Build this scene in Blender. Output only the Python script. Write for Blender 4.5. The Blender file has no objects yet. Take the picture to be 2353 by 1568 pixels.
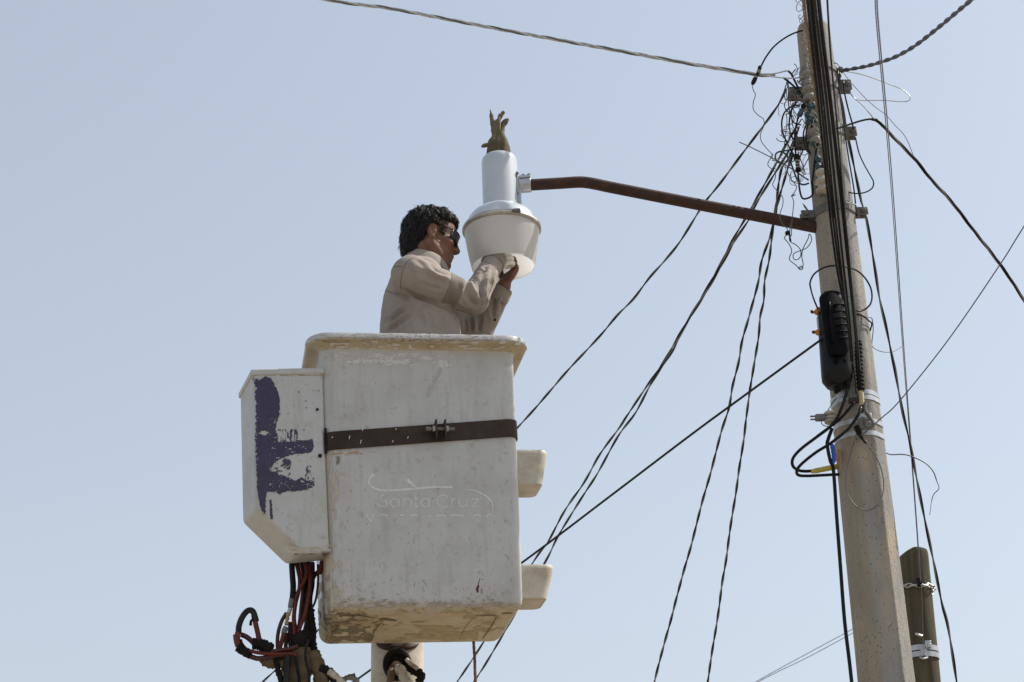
import bpy, math, random
import numpy as np
from mathutils import Vector, Matrix, noise
from mathutils.bvhtree import BVHTree
random.seed(7); rng = np.random.default_rng(7)
C = bpy.context.scene.collection
R = math.radians
# ------------------------------------------------------------------ camera, sky, sun, exposure
IW, IH, FPX = 2353., 1568., 4000.
PITCH, ROLL = R(24.0), R(1.6)
CAMO = np.array([0, 0, 1.6])
cF = np.array([0, math.cos(PITCH), math.sin(PITCH)])
_r0 = np.array([1., 0, 0]); _u0 = np.array([0, -math.sin(PITCH), math.cos(PITCH)])
cR = _r0*math.cos(ROLL) - _u0*math.sin(ROLL)
cU = _u0*math.cos(ROLL) + _r0*math.sin(ROLL)
cam = bpy.data.cameras.new('camera'); cam.sensor_width = 36; cam.lens = FPX/IW*36
cam.clip_start = 0.05; cam.clip_end = 2000
cam.dof.use_dof = True; cam.dof.focus_distance = 6.6; cam.dof.aperture_fstop = 8
camo = bpy.data.objects.new('camera', cam); C.objects.link(camo)
camo.matrix_world = Matrix([list(v)+[o] for v, o in zip(np.stack([cR, cU, -cF], 1), CAMO)]+[[0, 0, 0, 1]])
bpy.context.scene.camera = camo
SUN_EL, SUN_AZ = 51.0, 12.0          # azimuth: degrees from +X (photo right) towards +Y (away)
w = bpy.data.worlds.new('World'); bpy.context.scene.world = w; w.use_nodes = True
nt = w.node_tree; bg = nt.nodes['Background']
sky = nt.nodes.new('ShaderNodeTexSky'); sky.sky_type = 'NISHITA'; sky.sun_disc = False
sky.sun_elevation = R(SUN_EL); sky.sun_rotation = R(90-SUN_AZ)
sky.air_density = 1.4; sky.dust_density = 2.6; sky.ozone_density = 1.0; sky.altitude = 200
hs_ = nt.nodes.new('ShaderNodeHueSaturation'); hs_.inputs['Saturation'].default_value = 0.58   # thin even haze pales the blue
nt.links.new(sky.outputs[0], hs_.inputs['Color']); hz_ = nt.nodes.new('ShaderNodeMix'); hz_.data_type = 'RGBA'; hz_.inputs[0].default_value = .38; hz_.inputs[7].default_value = (3.25, 3.75, 4.5, 1)   # even high haze over the whole sky
nt.links.new(hs_.outputs[0], hz_.inputs[6]); nt.links.new(hz_.outputs[2], bg.inputs[0]); bg.inputs[1].default_value = 0.15
sl = bpy.data.lights.new('sun', 'SUN'); sl.energy = 4.9; sl.angle = R(0.53); sl.color = (1, .955, .88)
so = bpy.data.objects.new('sun', sl); C.objects.link(so)
sd = Vector((math.cos(R(SUN_EL))*math.cos(R(SUN_AZ)), math.cos(R(SUN_EL))*math.sin(R(SUN_AZ)), math.sin(R(SUN_EL))))
so.rotation_euler = sd.to_track_quat('Z', 'Y').to_euler(); so.location = (8, 2, 14)
vs = bpy.context.scene.view_settings
vs.view_transform = 'Standard'; vs.look = 'None'; vs.gamma = 1; vs.use_curve_mapping = False; vs.exposure = 0.15
bpy.context.scene.cycles.max_bounces = 8

# ------------------------------------------------------------------ measuring helpers
CR = {'p': (0, 0, 1), 'c1': (827.2, 220.6, .36328), 'c2': (514.7, 735.3, .31653), 'c3': (716.9, 937.5, .37515),
      'c4': (514.7, 1268.4, .28905), 'c5': (1654.4, 0, .29308), 'c6': (1654.4, 367.6, .29308), 'c7': (1746.3, 643.4, .29318),
      'c8': (1746.3, 919.1, .414), 'A1': (1764.7, 137.9, .14068), 'A2': (1746.3, 275.7, .14068), 'A3': (1838.2, 827.2, .14068),
      'A4': (523.9, 1286.7, .17937), 'A5': (1057, 220.6, .28124), 'A6': (882.3, 450.4, .21102), 'A7': (1819.8, 625, .18757),
      'A8': (1985.3, 1231.6, .21451), 'B1': (716.9, 0, .5), 'B2': (1176.4, 367.6, .41036), 'B3': (1176.4, 919.1, .41391),
      'B4': (1893.3, 0, .41032), 'B5': (1893.3, 551.5, .41032), 'B6': (790.4, 1433.8, .17187), 'B7': (680.1, 744.5, .23436),
      'B8': (790.4, 1057, .16406)}
def ray(cr, x, y):
    a, b, s = CR[cr]
    return cF + cR*((a+x*s)-IW/2)/FPX - cU*((b+y*s)-IH/2)/FPX
def at(cr, x, y, Y):                 # where the sight line through a measured point meets the upright plane at distance Y
    d = ray(cr, x, y); return CAMO + d*(Y/d[1])
def project(P):
    d = np.asarray(P, float)-CAMO; z = d@cF
    return np.stack([IW/2+FPX*(d@cR)/z, IH/2-FPX*(d@cU)/z], -1)
def cat(pts, m=6):                   # smooth curve through points
    P = np.asarray(pts, float)
    if len(P) < 3:
        t = np.linspace(0, 1, m+1)[:, None]; return P[0]*(1-t)+P[-1]*t
    Q = np.vstack([2*P[0]-P[1], P, 2*P[-1]-P[-2]]); out = []
    for i in range(1, len(Q)-2):
        p0, p1, p2, p3 = Q[i-1:i+3]
        for k in range(m):
            t = k/m
            out.append(.5*((2*p1)+(-p0+p2)*t+(2*p0-5*p1+4*p2-p3)*t*t+(-p0+3*p1-3*p2+p3)*t**3))
    out.append(Q[-2]); return np.array(out)
def path(cr, pts, Y0, Y1=None, m=5):
    Y1 = Y0 if Y1 is None else Y1
    a = np.array(pts, float)[:, :2]; L = np.r_[0, np.cumsum(np.linalg.norm(np.diff(a, axis=0), axis=1))]; L /= L[-1]
    P = [at(cr, p[0], p[1], p[2] if len(p) > 2 else Y0+(Y1-Y0)*t) for p, t in zip(pts, L)]
    return cat(P, m)

# ------------------------------------------------------------------ object helpers
class MB:
    def __init__(s): s.v = []; s.f = []; s.n = 0
    def add(s, v, f):
        v = np.asarray(v, float).reshape(-1, 3); s.v.append(v)
        s.f += [tuple(int(i)+s.n for i in q) for q in f]; s.n += len(v); return s
    def box(s, c, size, ax=None):
        h = np.array(size)/2; A = np.eye(3) if ax is None else np.array(ax)
        v = [np.array(c)+A.T@(h*np.array(q)) for q in [(-1,-1,-1),(1,-1,-1),(1,1,-1),(-1,1,-1),(-1,-1,1),(1,-1,1),(1,1,1),(-1,1,1)]]
        return s.add(v, [(0,3,2,1),(4,5,6,7),(0,1,5,4),(1,2,6,5),(2,3,7,6),(3,0,4,7)])
    def tube(s, P, r, n=8, flat=1.0):
        P = np.asarray(P, float); N = len(P); r = np.broadcast_to(np.asarray(r, float), (N,))
        T = np.gradient(P, axis=0); T /= np.linalg.norm(T, axis=1)[:, None]+1e-12
        u = np.cross(T[0], [0, 0, 1.]);
        if np.linalg.norm(u) < .1: u = np.cross(T[0], [0, 1., 0])
        u /= np.linalg.norm(u); V = []; a = np.linspace(0, 2*np.pi, n, endpoint=False)
        for i in range(N):
            u = u-T[i]*(u@T[i]); u /= np.linalg.norm(u)+1e-12; w_ = np.cross(T[i], u)
            V.append(P[i]+r[i]*(np.cos(a)[:, None]*u+flat*np.sin(a)[:, None]*w_))
        F = [(i*n+j, i*n+(j+1) % n, (i+1)*n+(j+1) % n, (i+1)*n+j) for i in range(N-1) for j in range(n)]
        F += [tuple(range(n-1, -1, -1)), tuple((N-1)*n+j for j in range(n))]
        return s.add(np.vstack(V), F)
    def cyl(s, a, b, r, n=16, r2=None): return s.tube(np.array([a, b], float), [r, r if r2 is None else r2], n)
    def lathe(s, prof, n=40, o=(0, 0, 0), close=False):
        a = np.linspace(0, 2*np.pi, n, endpoint=False); V = []; m = len(prof)
        for r, z in prof: V.append(np.stack([o[0]+r*np.cos(a), o[1]+r*np.sin(a), np.full(n, o[2]+z)], 1))
        F = [(i*n+j, i*n+(j+1) % n, (i+1)*n+(j+1) % n, (i+1)*n+j) for i in range(m-1) for j in range(n)]
        if close: F += [tuple(range(n-1, -1, -1)), tuple((m-1)*n+j for j in range(n))]
        return s.add(np.vstack(V), F)
    def loft(s, rings, cap0=True, cap1=True):
        n = len(rings[0]); m = len(rings)
        F = [(i*n+j, i*n+(j+1) % n, (i+1)*n+(j+1) % n, (i+1)*n+j) for i in range(m-1) for j in range(n)]
        if cap0: F.append(tuple(range(n-1, -1, -1)))
        if cap1: F.append(tuple((m-1)*n+j for j in range(n)))
        return s.add(np.vstack(rings), F)
    def build(s, name, m, parent=None, smooth=True, bevel=0, angle=35, label=None):
        me = bpy.data.meshes.new(name); me.from_pydata(np.vstack(s.v).tolist(), [], s.f); me.update()
        return link(name, me, m, parent, smooth, bevel, angle, label)
def link(name, me, m, parent=None, smooth=True, bevel=0, angle=35, label=None):
    o = bpy.data.objects.new(name, me); C.objects.link(o)
    if m: me.materials.append(m)
    if smooth:
        me.polygons.foreach_set('use_smooth', [True]*len(me.polygons))
        if angle < 180: me.set_sharp_from_angle(angle=R(angle))
    if bevel:
        b = o.modifiers.new('bevel', 'BEVEL'); b.width = bevel; b.segments = 2; b.limit_method = 'ANGLE'; b.angle_limit = R(30)
    if parent: o.parent = parent
    if label: o['label'] = label
    return o
def tag(o, label, cat_, group=None):
    o['label'] = label; o['category'] = cat_
    if group: o['group'] = group
    return o
def thing(name, label, cat_, loc=(0, 0, 0), group=None, mat=None):
    o = bpy.data.objects.new(name, None); C.objects.link(o); o.empty_display_size = .1
    if mat is not None: o.matrix_world = mat
    else: o.location = loc
    return tag(o, label, cat_, group)
def world_child(o, root):            # geometry made in world space, kept in place under a moved root
    o.parent = root; bpy.context.view_layer.update(); o.matrix_parent_inverse = root.matrix_world.inverted(); return o

# ------------------------------------------------------------------ materials
def mat(name, col, rough=.6, metal=0, c2=None, scale=20, lo=.4, hi=.65, bump=0, bscale=80, coat=0, spec=.5, stretch=None, streak=None, c3=None, s3=6, lo3=.55, hi3=.75, detail=6):
    m = bpy.data.materials.new(name); m.use_nodes = True; n = m.node_tree.nodes; L = m.node_tree.links
    p = n['Principled BSDF']; p.inputs['Base Color'].default_value = (*col, 1); p.inputs['Roughness'].default_value = rough
    p.inputs['Metallic'].default_value = metal; p.inputs['Coat Weight'].default_value = coat; p.inputs['Specular IOR Level'].default_value = spec
    tc = n.new('ShaderNodeTexCoord'); vec = tc.outputs['Object']
    if stretch:
        mp = n.new('ShaderNodeMapping'); mp.inputs['Scale'].default_value = stretch; L.new(vec, mp.inputs[0]); vec = mp.outputs[0]
    def nz(sc, a, b, d=detail):
        t = n.new('ShaderNodeTexNoise'); t.inputs['Scale'].default_value = sc; t.inputs['Detail'].default_value = d; t.inputs['Roughness'].default_value = .62
        L.new(vec, t.inputs['Vector']); r = n.new('ShaderNodeMapRange'); r.inputs[1].default_value = a; r.inputs[2].default_value = b
        L.new(t.outputs['Fac'], r.inputs[0]); return r.outputs[0]
    def mix(f, a, b):
        x = n.new('ShaderNodeMix'); x.data_type = 'RGBA'; L.new(f, x.inputs[0])
        for k, q in ((6, a), (7, b)):
            if isinstance(q, tuple): x.inputs[k].default_value = (*q, 1)
            else: L.new(q, x.inputs[k])
        return x.outputs[2]
    c = None
    if c2: c = mix(nz(scale, lo, hi), col, c2)
    if c3: c = mix(nz(s3, lo3, hi3), c if c is not None else col, c3)
    if streak:                           # rain and dirt runs: noise drawn out along the upright axis
        keep = vec; mp = n.new('ShaderNodeMapping'); mp.inputs['Scale'].default_value = (1, 1, streak[4]); L.new(tc.outputs['Object'], mp.inputs[0]); vec = mp.outputs[0]
        c = mix(nz(streak[3], streak[1], streak[2]), c if c is not None else col, streak[0]); vec = keep
    if c is not None: L.new(c, p.inputs['Base Color'])
    if bump:
        b = n.new('ShaderNodeBump'); b.inputs['Strength'].default_value = bump; b.inputs['Distance'].default_value = .004
        t = n.new('ShaderNodeTexNoise'); t.inputs['Scale'].default_value = bscale; t.inputs['Detail'].default_value = 5
        L.new(vec, t.inputs['Vector']); L.new(t.outputs['Fac'], b.inputs['Height']); L.new(b.outputs[0], p.inputs['Normal'])
    return m
M = {}
M['frp'] = mat('white_fibreglass', (.475, .475, .472), .5, c2=(.385, .38, .368), scale=6, lo=.44, hi=.76, bump=.15, bscale=60, c3=(.27, .235, .185), s3=30, lo3=.57, hi3=.86, streak=((.37, .36, .34), .52, .84, 40, .12))
M['frp_warm'] = mat('aged_cream_fibreglass', (.50, .465, .395), .55, c2=(.34, .285, .2), scale=11, lo=.45, hi=.72, bump=.2, bscale=60, c3=(.2, .16, .11), s3=30, lo3=.62, hi3=.8)
M['frp_tan'] = mat('yellowed_fibreglass', (.47, .41, .30), .65, c2=(.37, .295, .18), scale=9, lo=.42, hi=.7, bump=.2, bscale=60, c3=(.21, .16, .10), s3=22, lo3=.6, hi3=.85)
M['grime'] = mat('dried_grime', (.13, .105, .075), .9, c2=(.24, .19, .12), scale=60)
M['edge_stain'] = mat('cream_edge_stain', (.455, .42, .355), .7, c2=(.40, .355, .285), scale=40)
M['smear'] = mat('grey_smear', (.41, .40, .38), .7, c2=(.36, .35, .33), scale=50)
M['grime_light'] = mat('light_grime', (.33, .295, .24), .9, c2=(.24, .205, .155), scale=60)
M['scuff'] = mat('grey_scuff', (.24, .225, .20), .8, c2=(.16, .145, .125), scale=60)
M['tan_stain'] = mat('tan_stain', (.40, .33, .22), .8, c2=(.30, .22, .12), scale=40)
M['rust_stain'] = mat('rust_stain', (.36, .2, .09), .8, c2=(.42, .3, .18), scale=60)
M['primer'] = mat('pale_primer', (.62, .61, .595), .7, c2=(.55, .54, .52), scale=60)
M['faded'] = mat('faded_lettering', (.66, .665, .67), .55, c2=(.55, .55, .545), scale=90, lo=.42, hi=.6)
M['purple'] = mat('purple_paint', (.031, .021, .058), .55, c2=(.045, .033, .078), scale=50)
M['maroon'] = mat('maroon_paint', (.09, .015, .02), .5)
M['strap'] = mat('brown_painted_steel', (.030, .017, .013), .65, spec=.25, c2=(.055, .038, .028), scale=9, lo=.4, hi=.7, bump=.1)
M['rust'] = mat('rusty_brown_pipe_and_painted_shadow', (.038, .019, .014), .65, spec=.3, c2=(.062, .028, .018), scale=30, c3=(.02, .012, .010), s3=12, bump=.3, bscale=90)
M['zinc'] = mat('galvanized_steel', (.5, .51, .52), .42, .75, c2=(.36, .37, .37), scale=30, bump=.05)
M['dullzinc'] = mat('weathered_galvanized_steel', (.17, .168, .16), .6, .2, c2=(.11, .105, .095), scale=25, bump=.15)
M['band'] = mat('bright_steel_band', (.50, .51, .53), .42, .7, c2=(.36, .37, .39), scale=26)
M['rimband'] = mat('cream_grey_rim', (.46, .44, .39), .45, .3, c2=(.34, .31, .26), scale=30)
M['alu'] = mat('bare_aluminium_strand', (.56, .57, .58), .45, .5, c2=(.36, .365, .37), scale=60)
M['lamp_grey'] = mat('pale_grey_enamel', (.49, .525, .57), .3, 0, c2=(.43, .465, .51), scale=6, coat=.3)
M['black'] = mat('black_cable_jacket', (.006, .006, .007), .4, c2=(.012, .012, .012), scale=15, spec=.18)
M['blackw'] = mat('weathered_black_cable', (.014, .014, .014), .5, c2=(.028, .027, .025), scale=20, spec=.18)
M['grey'] = mat('grey_jacket_and_painted_sheen', (.16, .155, .145), .45, c2=(.10, .097, .09), scale=20)  # mid grey; on the house drops it paints the sheen of the jackets
M['blackp'] = mat('black_plastic', (.003, .003, .004), .5, c2=(.006, .006, .007), scale=12, bump=.05, spec=.07)
M['darkgrey'] = mat('dark_grey_plastic', (.008, .008, .009), .46, c2=(.013, .013, .013), scale=12, spec=.2)
M['steelwire'] = mat('dull_steel_wire', (.12, .115, .12), .5, .4)
M['greenwire'] = mat('green_grey_wire', (.07, .095, .09), .5)
M['brownwire'] = mat('brown_wire', (.10, .075, .065), .55)
M['strand'] = mat('rusty_strand', (.22, .175, .125), .75, c2=(.32, .27, .21), scale=80, c3=(.09, .06, .04), s3=40, bump=.5, bscale=200)
M['lash'] = mat('grey_lashing_wire', (.20, .175, .145), .6, .1)
M['bluetape'] = mat('dark_blue_tape', (.02, .028, .06), .5, c2=(.03, .09, .09), scale=70)
M['greentape'] = mat('weathered_green_tape', (.035, .10, .09), .6, c2=(.02, .03, .05), scale=60)
M['blue'] = mat('bright_blue_tape', (.015, .09, .50), .4)
M['orange'] = mat('orange_plastic', (.55, .24, .03), .5, c2=(.35, .13, .02), scale=50)
M['yellow'] = mat('yellow_sleeve', (.62, .55, .10), .5, c2=(.5, .44, .08), scale=40)
M['porcelain'] = mat('dusty_porcelain', (.42, .385, .315), .45, c2=(.28, .245, .185), scale=20)
M['greyporc'] = mat('grey_porcelain', (.21, .195, .17), .5, c2=(.12, .105, .085), scale=30)
M['beige'] = mat('beige_wood', (.55, .45, .29), .6, c2=(.42, .32, .19), scale=30, stretch=(1, 1, .1))
M['shirt'] = mat('beige_work_shirt', (.305, .262, .230), .9, c2=(.262, .224, .197), scale=8, bump=.25, bscale=130, spec=.2)
M['sleeveshadow'] = mat('painted_shadow_on_sleeve', (.19, .16, .137), .8, spec=.2)  # shirt colour darkened to paint a cast shadow
M['seam'] = mat('shirt_seam', (.17, .142, .12), .9, spec=.1)
M['trouser'] = mat('dark_work_trousers', (.05, .055, .07), .9, spec=.2)
M['boot'] = mat('brown_boot', (.05, .03, .02), .6)
M['skin'] = mat('brown_skin', (.19, .092, .058), .56, c2=(.135, .063, .04), scale=26, bump=.25, bscale=220, spec=.35, c3=(.21, .098, .066), s3=14)
M['hair'] = mat('black_hair', (.007, .006, .0055), .72, spec=.14, bump=1., bscale=160, c2=(.014, .012, .011), scale=60)
M['strands'] = mat('black_hair_strands', (.016, .0145, .013), .48, spec=.4)
M['glove'] = mat('olive_leather_glove', (.165, .137, .09), .9, c2=(.11, .09, .06), scale=30, bump=.35, bscale=90, spec=.2)
M['gloved'] = mat('dark_olive_glove_cuff', (.115, .09, .05), .9, c2=(.085, .065, .04), scale=30, bump=.3, bscale=120, spec=.2)
M['lens'] = mat('smoked_lens', (.012, .013, .016), .08)
M['hose'] = mat('red_hydraulic_hose', (.135, .023, .012), .6, spec=.3, c2=(.085, .017, .011), scale=30, c3=(.06, .025, .02), s3=10)
M['hosed'] = mat('dark_red_hose', (.06, .012, .009), .5, c2=(.03, .009, .008), scale=20)
M['tape'] = mat('black_cloth_tape', (.006, .0055, .0055), .75, spec=.2, c2=(.016, .014, .012), scale=50, bump=.5, bscale=120)
M['canvas'] = mat('oily_canvas', (.085, .06, .032), .85, c2=(.16, .115, .06), scale=18, c3=(.02, .015, .011), s3=10, bump=.6, bscale=50)
M['whitewrap'] = mat('dirty_white_sleeve', (.55, .50, .42), .6, c2=(.30, .23, .16), scale=24, lo=.45, hi=.7, bump=.6, bscale=40)
M['brass'] = mat('dull_brass', (.35, .25, .1), .4, .6)
M['wood'] = mat('weathered_pole_wood', (.105, .09, .060), .92, spec=.1, c2=(.052, .045, .032), scale=9, lo=.35, hi=.7, stretch=(3, 3, .22), c3=(.16, .135, .08), s3=5, lo3=.5, hi3=.8, bump=.6, bscale=40)
M['rope'] = mat('brown_rope', (.13, .085, .06), .9, bump=.6, bscale=200)
M['bulb'] = mat('white_lamp_glass', (.82, .82, .80), .2, coat=.3)
def ground_mat():
    return mat('dry_dirt', (.255, .21, .15), .95, c2=(.20, .165, .115), scale=.4, bump=.3, bscale=3)
M['ground'] = ground_mat()
def concrete(name, ca, cb):
    m = mat(name, ca, .92, c2=cb, scale=3.2, lo=.38, hi=.66, streak=((.20, .185, .165), .5, .78, 17, .07), bump=.8, bscale=110, stretch=(1, 1, .5), c3=(.41, .335, .24), s3=6, lo3=.5, hi3=.72, spec=.2)
    n = m.node_tree.nodes; L = m.node_tree.links; p = n['Principled BSDF']
    tc = n.new('ShaderNodeTexCoord'); v = n.new('ShaderNodeTexVoronoi'); v.inputs['Scale'].default_value = 135
    mp = n.new('ShaderNodeMapping'); mp.inputs['Scale'].default_value = (1, 1, .6); L.new(tc.outputs['Object'], mp.inputs[0]); L.new(mp.outputs[0], v.inputs['Vector'])
    sep = n.new('ShaderNodeSeparateColor'); L.new(v.outputs['Color'], sep.inputs[0])
    rr = n.new('ShaderNodeMapRange'); rr.inputs[1].default_value = .52; rr.inputs[2].default_value = 1; rr.inputs[3].default_value = 0; rr.inputs[4].default_value = .36
    L.new(sep.outputs[0], rr.inputs[0]); lt = n.new('ShaderNodeMath'); lt.operation = 'LESS_THAN'; L.new(v.outputs['Distance'], lt.inputs[0]); L.new(rr.outputs[0], lt.inputs[1])
    old = p.inputs['Base Color'].links[0].from_socket; x = n.new('ShaderNodeMix'); x.data_type = 'RGBA'
    L.new(lt.outputs[0], x.inputs[0]); L.new(old, x.inputs[6]); x.inputs[7].default_value = (.125, .11, .092, 1); L.new(x.outputs[2], p.inputs['Base Color'])
    return m
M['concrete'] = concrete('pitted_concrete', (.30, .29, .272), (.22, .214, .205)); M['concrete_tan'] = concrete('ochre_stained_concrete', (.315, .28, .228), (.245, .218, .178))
def refractor_mat():
    m = bpy.data.materials.new('milky_acrylic'); m.use_nodes = True; n = m.node_tree.nodes; L = m.node_tree.links
    p = n['Principled BSDF']; p.inputs['Base Color'].default_value = (.82, .81, .795, 1); p.inputs['Roughness'].default_value = .22
    t = n.new('ShaderNodeBsdfTranslucent'); t.inputs[0].default_value = (.9, .89, .875, 1)
    tc = n.new('ShaderNodeTexCoord'); wv = n.new('ShaderNodeTexNoise'); wv.inputs['Scale'].default_value = 5; L.new(tc.outputs['Object'], wv.inputs['Vector'])
    mx = n.new('ShaderNodeMix'); mx.data_type = 'RGBA'; r = n.new('ShaderNodeMapRange'); r.inputs[1].default_value = .4; r.inputs[2].default_value = .7
    L.new(wv.outputs['Fac'], r.inputs[0]); L.new(r.outputs[0], mx.inputs[0]); mx.inputs[6].default_value = (.84, .835, .825, 1); mx.inputs[7].default_value = (.74, .70, .675, 1); L.new(mx.outputs[2], p.inputs['Base Color'])
    a = n.new('ShaderNodeMixShader'); a.inputs[0].default_value = .6; L.new(p.outputs[0], a.inputs[1]); L.new(t.outputs[0], a.inputs[2])
    L.new(a.outputs[0], n['Material Output'].inputs[0]); return m
M['refractor'] = refractor_mat()

# ------------------------------------------------------------------ signed-distance modelling for soft bodies
class Field:
    def __init__(s, lo, hi, h):
        s.lo = np.array(lo, float); s.h = h; s.n = np.ceil((np.array(hi)-s.lo)/h).astype(int)+1
        s.ax = [s.lo[i]+h*np.arange(s.n[i]) for i in range(3)]; s.d = np.full(s.n, .5, np.float32)
    def sl(s, lo, hi):
        a = np.clip(np.floor((np.array(lo)-s.lo)/s.h).astype(int), 0, s.n); b = np.clip(np.ceil((np.array(hi)-s.lo)/s.h).astype(int)+1, 0, s.n)
        S = tuple(slice(a[i], b[i]) for i in range(3))
        X = [s.ax[0][S[0]][:, None, None], s.ax[1][S[1]][None, :, None], s.ax[2][S[2]][None, None, :]]
        return S, X
    def comb(s, S, d, k, sub):
        o = s.d[S]
        if sub: d = -d; h = np.maximum(k-np.abs(o-d), 0)/k; s.d[S] = np.maximum(o, d)+h*h*k*.25
        else: h = np.maximum(k-np.abs(o-d), 0)/k; s.d[S] = np.minimum(o, d)-h*h*k*.25
    def cone(s, a, b, ra, rb, k=.02, sub=False):
        a = np.array(a, float); b = np.array(b, float); m = max(ra, rb)+k+.03
        S, X = s.sl(np.minimum(a, b)-m, np.maximum(a, b)+m)
        if 0 in s.d[S].shape: return
        ba = b-a; l2 = ba@ba+1e-12; P = [X[i]-a[i] for i in range(3)]
        t = np.clip((P[0]*ba[0]+P[1]*ba[1]+P[2]*ba[2])/l2, 0, 1)
        d = np.sqrt((P[0]-ba[0]*t)**2+(P[1]-ba[1]*t)**2+(P[2]-ba[2]*t)**2)-(ra+(rb-ra)*t)
        s.comb(S, d.astype(np.float32), k, sub)
    def chain(s, pts, rs, k=.02):
        for i in range(len(pts)-1): s.cone(pts[i], pts[i+1], rs[i], rs[i+1], k)
    def ell(s, c, r, A=None, k=.02, sub=False):       # A rows: axes
        c = np.array(c, float); r = np.array(r, float); A = np.eye(3) if A is None else np.array(A); m = r.max()+k+.03
        S, X = s.sl(c-m, c+m)
        if 0 in s.d[S].shape: return
        P = [X[i]-c[i] for i in range(3)]; q = [A[j][0]*P[0]+A[j][1]*P[1]+A[j][2]*P[2] for j in range(3)]
        k0 = np.sqrt(sum((q[j]/r[j])**2 for j in range(3))); k1 = np.sqrt(sum((q[j]/r[j]**2)**2 for j in range(3)))+1e-9
        s.comb(S, (k0*(k0-1)/k1).astype(np.float32), k, sub)
    def stack(s, zs, cx, cy, a, b, yaw, k=.03):       # elliptical sections along z
        S, X = s.sl([min(cx)-.4, min(cy)-.4, zs[0]-.05], [max(cx)+.4, max(cy)+.4, zs[-1]+.05]); z = X[2]
        I = lambda q: np.interp(z, zs, q)
        c_, s_ = math.cos(yaw), math.sin(yaw); px, py = X[0]-I(cx), X[1]-I(cy)
        u = (c_*px+s_*py)/I(a); v = (-s_*px+c_*py)/I(b)
        d = ((np.abs(u)**2.4+np.abs(v)**2.4)**(1/2.4)-1)*np.minimum(I(a), I(b))
        d = np.maximum(d, np.maximum(zs[0]-z, z-zs[-1])); s.comb(S, d.astype(np.float32), k, False)
    def mesh(s):
        d = s.d; g = d < 0; n = s.n-1
        c = sum(g[i:i+n[0], j:j+n[1], k:k+n[2]].astype(np.int8) for i in (0, 1) for j in (0, 1) for k in (0, 1))
        idx = np.argwhere((c > 0) & (c < 8)); N = len(idx); acc = np.zeros((N, 3)); cnt = np.zeros(N)
        I = {(i, j, k): d[idx[:, 0]+i, idx[:, 1]+j, idx[:, 2]+k] for i in (0, 1) for j in (0, 1) for k in (0, 1)}
        for a in I:
            for e in range(3):
                if a[e] == 0:
                    b = list(a); b[e] = 1; va, vb = I[a], I[tuple(b)]; m = (va < 0) != (vb < 0)
                    t = np.where(m, va/np.where(m, va-vb, 1), 0)
                    p = np.tile(np.array(a, float), (N, 1)); p[:, e] += t; acc[m] += p[m]; cnt[m] += 1
        V = s.lo+s.h*(idx+acc/cnt[:, None]); vid = -np.ones(n, np.int64); vid[tuple(idx.T)] = np.arange(N); F = []
        for e in range(3):
            u, v = [(1, 2), (2, 0), (0, 1)][e]
            A = [slice(None)]*3; B = [slice(None)]*3; A[e] = slice(0, -1); B[e] = slice(1, None)
            ga, gb = g[tuple(A)], g[tuple(B)]; E = np.argwhere(ga != gb)
            E = E[(E[:, u] > 0) & (E[:, v] > 0) & (E[:, u] < n[u]) & (E[:, v] < n[v])]
            fl = ga[tuple(E.T)]; q = []
            for du, dv in ((-1, -1), (0, -1), (0, 0), (-1, 0)):
                w_ = E.copy(); w_[:, u] += du; w_[:, v] += dv; q.append(vid[tuple(w_.T)])
            q = np.stack(q, 1); q[~fl] = q[~fl][:, ::-1]; F.append(q)
        return V, np.vstack(F)
def normals(V, F):
    a = np.cross(V[F[:, 2]]-V[F[:, 0]], V[F[:, 3]]-V[F[:, 1]]); N = np.zeros_like(V)
    for i in range(4): np.add.at(N, F[:, i], a)
    return N/(np.linalg.norm(N, axis=1)[:, None]+1e-12)
def smooth(V, F, it=2, lam=.5):
    E = np.vstack([F[:, [i, (i+1) % 4]] for i in range(4)]); deg = np.zeros(len(V)); np.add.at(deg, E[:, 0], 1); np.add.at(deg, E[:, 1], 1)
    for _ in range(it):
        A = np.zeros_like(V); np.add.at(A, E[:, 0], V[E[:, 1]]); np.add.at(A, E[:, 1], V[E[:, 0]]); V = V+lam*(A/deg[:, None]-V)
    return V
def mesh_obj(name, V, F, m, parent=None):
    me = bpy.data.meshes.new(name); me.from_pydata(V.tolist(), [], F.tolist()); me.update(); return link(name, me, m, parent, True, angle=180)
def vnoise(P, sc, seed=0):
    return np.array([noise.noise(Vector(p*sc)+Vector((seed*7.1, seed*3.3, seed*1.7))) for p in P])
def hash2(i, j, s):
    h = np.sin(i*127.1+j*311.7+s*74.7)*43758.5453; return h-np.floor(h)
def vn2(x, y, s=0):
    i, j = np.floor(x), np.floor(y); f, g = x-i, y-j; f = f*f*(3-2*f); g = g*g*(3-2*g)
    return (hash2(i, j, s)*(1-f)+hash2(i+1, j, s)*f)*(1-g)+(hash2(i, j+1, s)*(1-f)+hash2(i+1, j+1, s)*f)*g
def fbm2(x, y, s=0, o=4):
    return sum(vn2(x*2**k, y*2**k, s+k)*.5**k for k in range(o))/sum(.5**k for k in range(o))

# ------------------------------------------------------------------ ground
g = MB().add([(-400, -400, 0), (400, -400, 0), (400, 400, 0), (-400, 400, 0)], [(0, 1, 2, 3)]).build('ground', M['ground'], smooth=False); g['kind'] = 'structure'

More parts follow.
